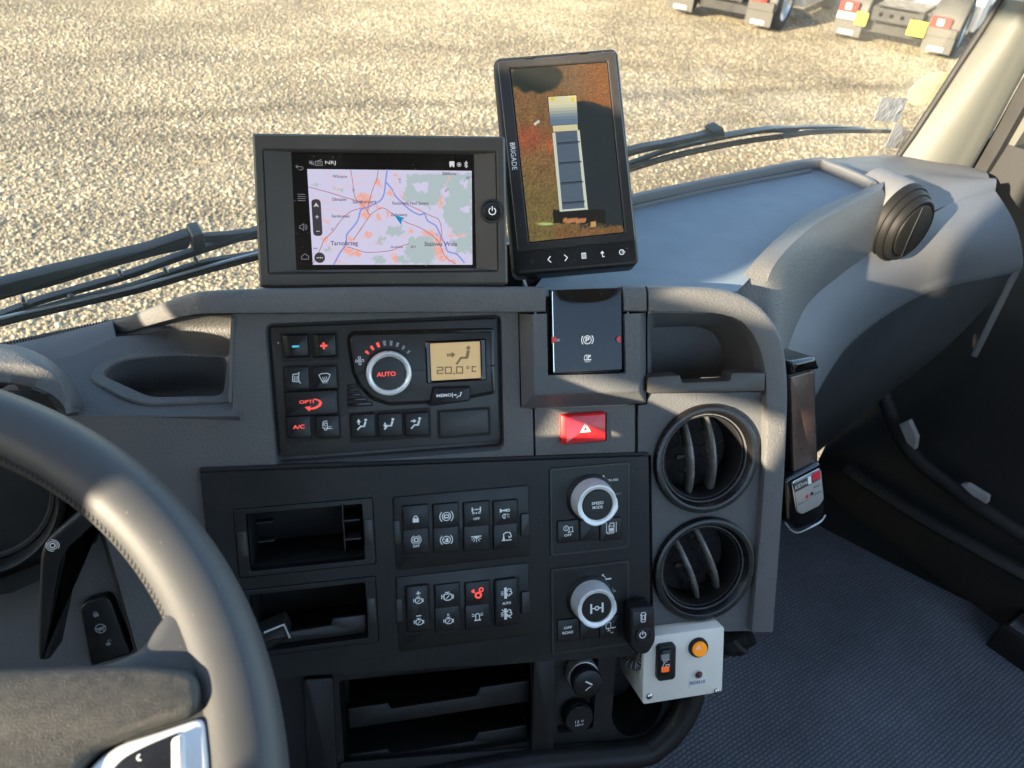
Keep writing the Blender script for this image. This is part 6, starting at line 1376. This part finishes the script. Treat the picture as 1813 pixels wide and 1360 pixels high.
# ------------------------------------------------------------------ column levers
t = thing('retarder_lever', 'bent black column lever with a brake symbol, seen through the wheel', 'lever', P, P.px(80, 1160, .03))
lv_o = rpoly(poly_px(P, [(146, 900), (200, 905), (182, 935), (168, 946), (128, 976), (117, 1000), (106, 1080), (87, 1172), (64, 1172), (65, 1092), (69, 984), (79, 957)], .045), .006, 4)
m = MB().slab(lv_o, .020, .045, .0045, 5); lvr = m.build('arm', 'satin_black', t, smooth=60)
icon(lvr, P, 93, 966, 12, .0458, I['gearring'], 'white_print', rot=.5)
t = thing('control_stalk', 'tip of a small black control stalk showing right of the wheel rim', 'lever', P, P.px(485, 1135, .03))
so_ = poly_px(P, [(425, 1140), (466, 1121), (503, 1106), (514, 1130), (474, 1153), (430, 1180)], .045)
m = MB().slab(rpoly(so_, .002), .022, .045, .003, 3); m.build('stalk_tip', 'satin_black', t)
m = MB().tube([P.px(468, 1120, .0465), P.px(503, 1106, .0465), P.px(513, 1129, .0465)], .0009, 6); m.build('tip_edge', 'silver_side', t)

# ------------------------------------------------------------------ steering wheel
b_, a_ = .3064, .3156
nrm = Vector((math.sin(b_) * math.sin(a_), -math.cos(b_) * math.sin(a_), math.cos(a_))); e1 = Vector((math.cos(b_), math.sin(b_), 0))
WHL = Frame(CAM + Vector((-.2777, .1426, -.3203)), e1, nrm.cross(e1))
t = thing('steering_wheel', 'leather covered steering wheel in the lower left corner', 'steering wheel', WHL, (0, 0, -.05))
RM, rm = .2242, .0174; n, k_ = 160, 20; rr = []
for i in range(n):
    an = 2 * math.pi * i / n; ring = []
    for j in range(k_):
        p_ = 2 * math.pi * j / k_; q = rm * (1.0 + .04 * math.cos(2 * p_)); ring.append(((RM + q * math.cos(p_)) * math.cos(an), (RM + q * math.cos(p_)) * math.sin(an), q * 1.0 * math.sin(p_)))
    rr.append(ring)
rr.append(rr[0]); m = MB().rings(rr, False, False); m.build('rim', 'leather', t, smooth=80)
m = MB()
for i in range(420):                                                       # seam stitched round the inside of the rim
    an = 2 * math.pi * i / 420; p_ = R_(158); ri = RM + rm * 1.02 * math.cos(p_); zz_ = rm * 1.02 * math.sin(p_)
    d_ = 2 * math.pi / 420
    m.tube([(ri * math.cos(an), ri * math.sin(an), zz_), ((ri - .0016) * math.cos(an + d_ * .5), (ri - .0016) * math.sin(an + d_ * .5), zz_ - .002), (ri * math.cos(an + d_ * .8), ri * math.sin(an + d_ * .8), zz_)], .00042, 4)
m.build('stitching', 'rubber', t, smooth=0)
sp = rpoly(poly_px(WHL, [(100, 1300), (120, 1185), (200, 1163), (250, 1140), (276, 1096), (300, 1070), (360, 1060), (420, 1130), (440, 1250), (440, 1420), (300, 1420)], .012), .012, 6)
m = MB().slab(sp, -.014, .011, .008, 5); m.build('spoke', 'leather', t, smooth=60)
pad = rpoly(poly_px(WHL, [(-700, 1250), (-300, 1192), (0, 1180), (250, 1172), (352, 1186), (356, 1258), (240, 1296), (150, 1336), (60, 1560), (-400, 1700), (-800, 1500)], .018), .014, 8)
m = MB().slab(pad, -.02, .018, .0045, 5); m.build('hub_pad', 'hub_grain', t, smooth=60)
tr0 = rpoly(poly_px(WHL, [(362, 1266), (292, 1290), (222, 1312), (182, 1334), (140, 1380), (120, 1460), (366, 1460), (371, 1360)], .013), .005, 5); m = MB().slab(tr0, -.006, .013, .002, 3); m.build('spoke_trim', 'silver', t)
bt_ = rpoly(poly_px(WHL, [(320, 1294), (290, 1306), (252, 1322), (212, 1344), (184, 1380), (176, 1460), (326, 1460)], .014), .004, 4); m = MB().slab(bt_, .005, .014, .001, 2); bb = m.build('spoke_button', 'button_black', t)
m = MB().slab(rpoly(poly_px(WHL, [(302, 1306), (326, 1294), (331, 1460), (304, 1460)], .016), .002, 3), .005, .016, .002, 2); m.build('button_edge', 'silver', t)
icon(bb, WHL, 248, 1341, 8, .0144, [('c', 0, 0, .6, 90, 270, .3)], 'white_print')
m = MB().lathe([(.05, -.16), (.045, -.03), (.06, -.018)], (0, 0, 0), 32, True); m.build('column', 'matte_black', t)

# ------------------------------------------------------------------ wipers outside the glass
def gx(x, y, w=-.03): return GLASS.px(x, y, w)
t = thing('windscreen_wiper', 'black wiper arm and blade lying across the glass left of the navigation unit', 'wiper', GLASS, gx(230, 500), 'windscreen wipers')
m = MB()
m.slab(rpoly([tuple(gx(x, y)[:2]) for x, y in ((-160, 545), (-20, 502), (100, 472), (199, 449), (262, 434), (336, 408), (334, 436), (270, 450), (206, 467), (100, 500), (-10, 529), (-160, 580))], .004, 3), -.036, -.024, .003, 2); m.build('arm', 'wiper_black', t)
m = MB().slab(rpoly([tuple(gx(x, y)[:2]) for x, y in ((334, 407), (355, 402), (360, 432), (337, 437))], .002, 3), -.040, -.019, .002, 2); m.build('hinge', 'wiper_black', t)
m = MB().slab(rpoly([tuple(gx(x, y)[:2]) for x, y in ((356, 416), (410, 412), (520, 398), (520, 414), (420, 426), (360, 428))], .002, 3), -.034, -.027, .001, 2); m.build('arm_end', 'wiper_black', t)
def bar(pts, wd, w, th, name, mt, prt):
    c = spline([Vector((*gx(x, y, w)[:2], 0)) for x, y in pts], 5); l, r = [], []
    for i, p in enumerate(c):
        d = (c[min(i + 1, len(c) - 1)] - c[max(0, i - 1)]).normalized(); nn = Vector((-d.y, d.x, 0)); f = i / (len(c) - 1); q = wd[0] + (wd[1] - wd[0]) * f
        l.append(tuple((p + nn * q / 2)[:2])); r.append(tuple((p - nn * q / 2)[:2]))
    m = MB().slab(l + r[::-1], w - th / 2, w + th / 2, .0008, 1); return m.build(name, mt, prt)
bar([(-120, 605), (45, 541), (130, 515), (220, 489), (310, 457), (402, 427), (470, 405), (540, 392)], (.004, .007), -.030, .008, 'bridge', 'wiper_black', t)
bar([(40, 556), (130, 531), (230, 507), (300, 484), (360, 466), (420, 456), (540, 436)], (.003, .006), -.028, .006, 'bridge', 'wiper_black', t)
bar([(-140, 610), (0, 572), (110, 545), (238, 515), (350, 483), (455, 455), (560, 430)], (.005, .005), -.024, .006, 'blade', 'rubber', t)
bar([(-140, 602), (0, 564), (110, 539), (238, 509), (350, 477), (455, 449), (560, 424)], (.0025, .0025), -.0225, .003, 'blade_spring', 'silver_side', t)
for x, y in ((44, 540), (126, 527), (215, 490), (296, 486), (350, 466)):
    c = gx(x, y, -.022); m = MB().lathe([(.0024, -.010), (.0024, -.002), (.0016, -.001), (.0002, -.0008)], tuple(c), 12); m.build('rivet', 'rivet_metal', t)
t = thing('windscreen_wiper', 'black wiper arm and blade lying across the glass right of the monitor', 'wiper', GLASS, gx(1340, 240), 'windscreen wipers')
bar([(1030, 300), (1115, 268), (1180, 254), (1240, 240), (1275, 228)], (.010, .006), -.032, .010, 'arm', 'wiper_black', t)
bar([(1255, 246), (1310, 236), (1369, 229), (1410, 232)], (.006, .008), -.034, .008, 'arm_end', 'wiper_black', t)
bar([(1040, 318), (1170, 270), (1240, 252), (1300, 240), (1369, 229), (1461, 225), (1530, 228)], (.005, .004), -.030, .006, 'bridge', 'wiper_black', t)
bar([(1040, 326), (1170, 284), (1294, 256), (1383, 243), (1461, 234), (1578, 233)], (.005, .004), -.025, .006, 'blade', 'rubber', t)
bar([(1040, 320), (1170, 279), (1294, 252), (1383, 239), (1461, 230), (1574, 230)], (.0025, .002), -.0235, .003, 'blade_spring', 'wiper_black', t)
m = MB().slab(rpoly([tuple(gx(x, y)[:2]) for x, y in ((1256, 228), (1274, 221), (1277, 238), (1260, 244))], .002, 3), -.040, -.022, .001, 2); m.build('hinge', 'wiper_black', t)

# ------------------------------------------------------------------ parked trucks
mat('truck_grey', (.06, .057, .052), .6, vary=(3, .15)); mat('truck_dark', (.013, .013, .014), .6, vary=(5, .3)); mat('tail_red', (.45, .012, .012), .25); mat('plate_yellow', (.62, .45, .0), .5)
mat('tyre', (.015, .015, .015), .8); mat('wheel_rim', (.5, .52, .54), .35, .6); mat('reflect_white', (.55, .55, .53), .4)
def truck(label, px_l, px_r, plates):
    zf = -CAMH + .13
    a, b = at_z(*px_l, zf), at_z(*px_r, zf); mid = (a + b) / 2; lat = (b - a); half = lat.length / 2; lat.normalize()
    ang = math.atan2(lat.y, lat.x)
    ang = R_(-46); lat = Vector((math.cos(ang), math.sin(ang), 0))
    fr = Frame((mid.x, mid.y, 0), lat, VZ.cross(lat)); half = max(.85, min(1.0, half))
    t = thing('parked_truck', label, 'truck', fr, (0, 0, 0), 'tractor trucks parked on the gravel')
    for s_ in (-1, 1):
        x = s_ * half
        m = MB().box(x - .27, x + .27, -.02, .0, .13, .40); fl_ = m.build('mudflap', 'truck_grey', t)
        m = MB().box(x - .15, x + .13, -.026, -.021, .16, .23); m.build('flap_strip', 'reflect_white', fl_, smooth=0)
        m = MB().box(x - .26, x + .26, -.06, .12, .41, .56); m.build('lamp_carrier', 'truck_grey', t)
        if s_ < 0 and plates: m = MB().box(x - .25, x + .10, -.068, -.062, .43, .54); m.build('reflector', 'reflect_white', t, smooth=0)
        m = MB().box(x - .24, x + .10, -.10, .02, .57, .74); lm = m.build('tail_lamp', 'tail_red', t)
        m = MB().box(x - .13, x - .02, -.106, -.101, .60, .71); m.build('lamp_window', 'reflect_white', lm, smooth=0)
        # rear wheels with fender
        for d_ in (.68,):
            for w_, xx in ((.30, x + s_ * .16),):
                prof = [(.20, -.14), (.30, -.15), (.46, -.15), (.50, -.12), (.50, .12), (.46, .15), (.33, .15), (.31, .12)]
                rr_ = []
                for r_, h_ in prof: rr_.append([(xx + s_ * h_, d_ + r_ * math.cos(2 * math.pi * q / 36), .50 + r_ * math.sin(2 * math.pi * q / 36)) for q in range(36)])
                m = MB().rings(rr_, True, False); wh = m.build('wheel', 'tyre', t)
                rr_ = []
                for r_, h_ in ((.315, .14), (.30, .10), (.24, .06), (.20, .02), (.17, .0), (.14, .08), (.10, .10), (.002, .10)): rr_.append([(xx + s_ * h_, d_ + r_ * math.cos(2 * math.pi * q / 30), .50 + r_ * math.sin(2 * math.pi * q / 30)) for q in range(30)])
                m = MB().rings(rr_, False, False); m.build('wheel_rim', 'wheel_rim', wh)
        rows = []
        for q in range(15):
            an = R_(-6 + 192 * q / 14); rows.append([(x - .27, .66 + .62 * math.cos(an), .50 + .60 * math.sin(an)), (x + .27, .66 + .62 * math.cos(an), .50 + .60 * math.sin(an)), (x + .29, .66 + .60 * math.cos(an), .50 + .58 * math.sin(an))])
        m = MB().shell(rows, (0, 0, -.02)); m.build('fender', 'truck_grey', t)
    m = MB().box(-.45, -.36, -.05, 5.0, .48, .74); m.box(.36, .45, -.05, 5.0, .48, .74); m.build('chassis_beam', 'truck_dark', t)
    m = MB().plate(rrect(-.46, .46, .50, .72, .02), [circ(-.3 + .2 * q, .61, .04, 14) for q in range(4)], 0, .03); m.v = [Vector((v.x, -.09 - v.z, v.y)) for v in m.v]; m.f = [f[::-1] for f in m.f]; m.build('cross_member', 'truck_dark', t)
    m = MB().box(-.44, .44, .0, 1.3, .745, .765); m.build('deck_plate', 'truck_dark', t)
    m = MB().tube([(-.9, .68, .50), (.9, .68, .50)], .12, 12); m.build('axle', 'truck_dark', t)
    m = MB().slab(rrect(-.58, .58, .24, .70, .08), 0, .9, .05); m.v = [Vector((v.x, .25 + v.z, v.y)) for v in m.v]; m.f = [f[::-1] for f in m.f]; m.build('suspension', 'truck_dark', t)
    if plates:
        for x0_, x1_, z0_, z1_ in ((-half + .12, -half + .34, .37, .60), (.26, .58, .36, .62)):
            m = MB().box(x0_, x1_, -.13, -.125, z0_, z1_); m.build('yellow_plate', 'plate_yellow', t, smooth=0)
        m = MB().box(.30, .54, -.136, -.131, .50, .515); m.box(.34, .50, -.136, -.131, .45, .46); m.build('plate_print', 'dark_print', t, smooth=0)
    m = MB().slab(rrect(-1.2, 1.2, .45, 3.1, .2, 5), 0, 2.0, .12, 3); m.v = [Vector((v.x, 3.4 + v.z, v.y)) for v in m.v]; m.f = [f[::-1] for f in m.f]; m.build('cab', 'white_paint', t)
    for s_ in (-1, 1):
        rr_ = [[(s_ * 1.02 + s_ * h_, 4.6 + r_ * math.cos(2 * math.pi * q / 30), .50 + r_ * math.sin(2 * math.pi * q / 30)) for q in range(30)] for r_, h_ in ((.05, -.14), (.46, -.15), (.50, -.12), (.50, .12), (.46, .15), (.05, .12))]
        m = MB().rings(rr_); m.build('front_wheel', 'tyre', t)
        m = MB().box(s_ * 1.0 - .25, s_ * 1.0 + .25, 1.7, 3.2, .35, .95); m.build('fuel_tank', 'wheel_rim', t)
truck('parked truck with yellow plates and red tail lamps beside the pillar', (1497, 63), (1652, 92), True)
truck('grey parked truck without yellow plates, cut off by the top edge', (1208, 22), (1334, 40), False)

# ------------------------------------------------------------------ driver's side of the cab (left of the picture): door with its window, mirror and added blockers, which shape the low sun
WX0 = -.80
door = [(-1.3, -1.2), (.62, -1.2), (.62, .75), (-1.3, .75)]
win = rpoly([(-.46, -.118), (.30, -.118), (.435, -.130), (.43, -.02), (.30, .44), (-.46, .44)], .04, 4)
m = MB().plate(door, [win], 0, .05); m.v = [Vector((WX0 - v.z * 1.0, v.x, v.y)) for v in m.v]
tag(m.build('cab_wall', 'beige_trim', None, VEH, smooth=0), 'driver side wall of the cab with its window opening', kind='structure')
m = MB().slab(rpoly([(.105, -.075), (.272, -.075), (.272, .035), (.42, .035), (.42, .235), (.075, .235), (.075, .12), (.105, .105)], .012, 4), 0, .09, .01, 3); m.v = [Vector((-1.0 - v.z, v.x, v.y)) for v in m.v]; m.f = [f[::-1] for f in m.f]  # mirror outline stepped to shade the navigation unit and the tray
tag(m.build('mirror_blocker', 'satin_black', None, VEH, smooth=60), 'unseen driver side mirror, shaped to block the sun', kind='structure')
m = MB().slab([(-.50, -.14), (.002, -.14), (.002, -.012), (.045, -.012), (.045, .46), (-.50, .46)], 0, .013, 0); m.v = [Vector((-.785 - v.z, v.x, v.y)) for v in m.v]; m.f = [f[::-1] for f in m.f]; tag(m.build('window_blocker', 'satin_black', None, VEH), 'added panel blocking sun at the driver side window', kind='structure')  # added panel, cuts stray sun off the passenger door and side face
m = MB().box(-1.06, -1.0, -.16, .105, .045, .110); tag(m.build('blocker_bar', 'satin_black', None, VEH), 'added bar outside the driver side window, blocking sun', kind='structure')  # added bar, keeps the sun off the storage pocket
m = MB().slab(rrect(-.85, 1.40, -1.25, .25, .08, 4), .86, .92, .02); tag(m.build('cab_roof', 'headliner', None, VEH), 'headliner of the cab above the picture', kind='structure')
m = MB().plate([(-.85, -1.2), (1.40, -1.2), (1.40, .86), (-.85, .86)], [rrect(-.6, 1.15, -.20, .70, .06)], 0, .03); m.v = [Vector((v.x, -1.25 - v.z, v.y)) for v in m.v]
tag(m.build('cab_wall', 'headliner', None, VEH, smooth=0), 'rear wall of the cab with its window', kind='structure')
m = MB().box(-.85, 1.75, .76, .79, -1.2, -.56).box(-.85, 1.10, .74, .759, -1.2, -.44); tag(m.build('bulkhead', 'door_dark', None, VEH, smooth=0), 'dark front bulkhead below the windscreen', kind='structure')
bpy.context.view_layer.update()
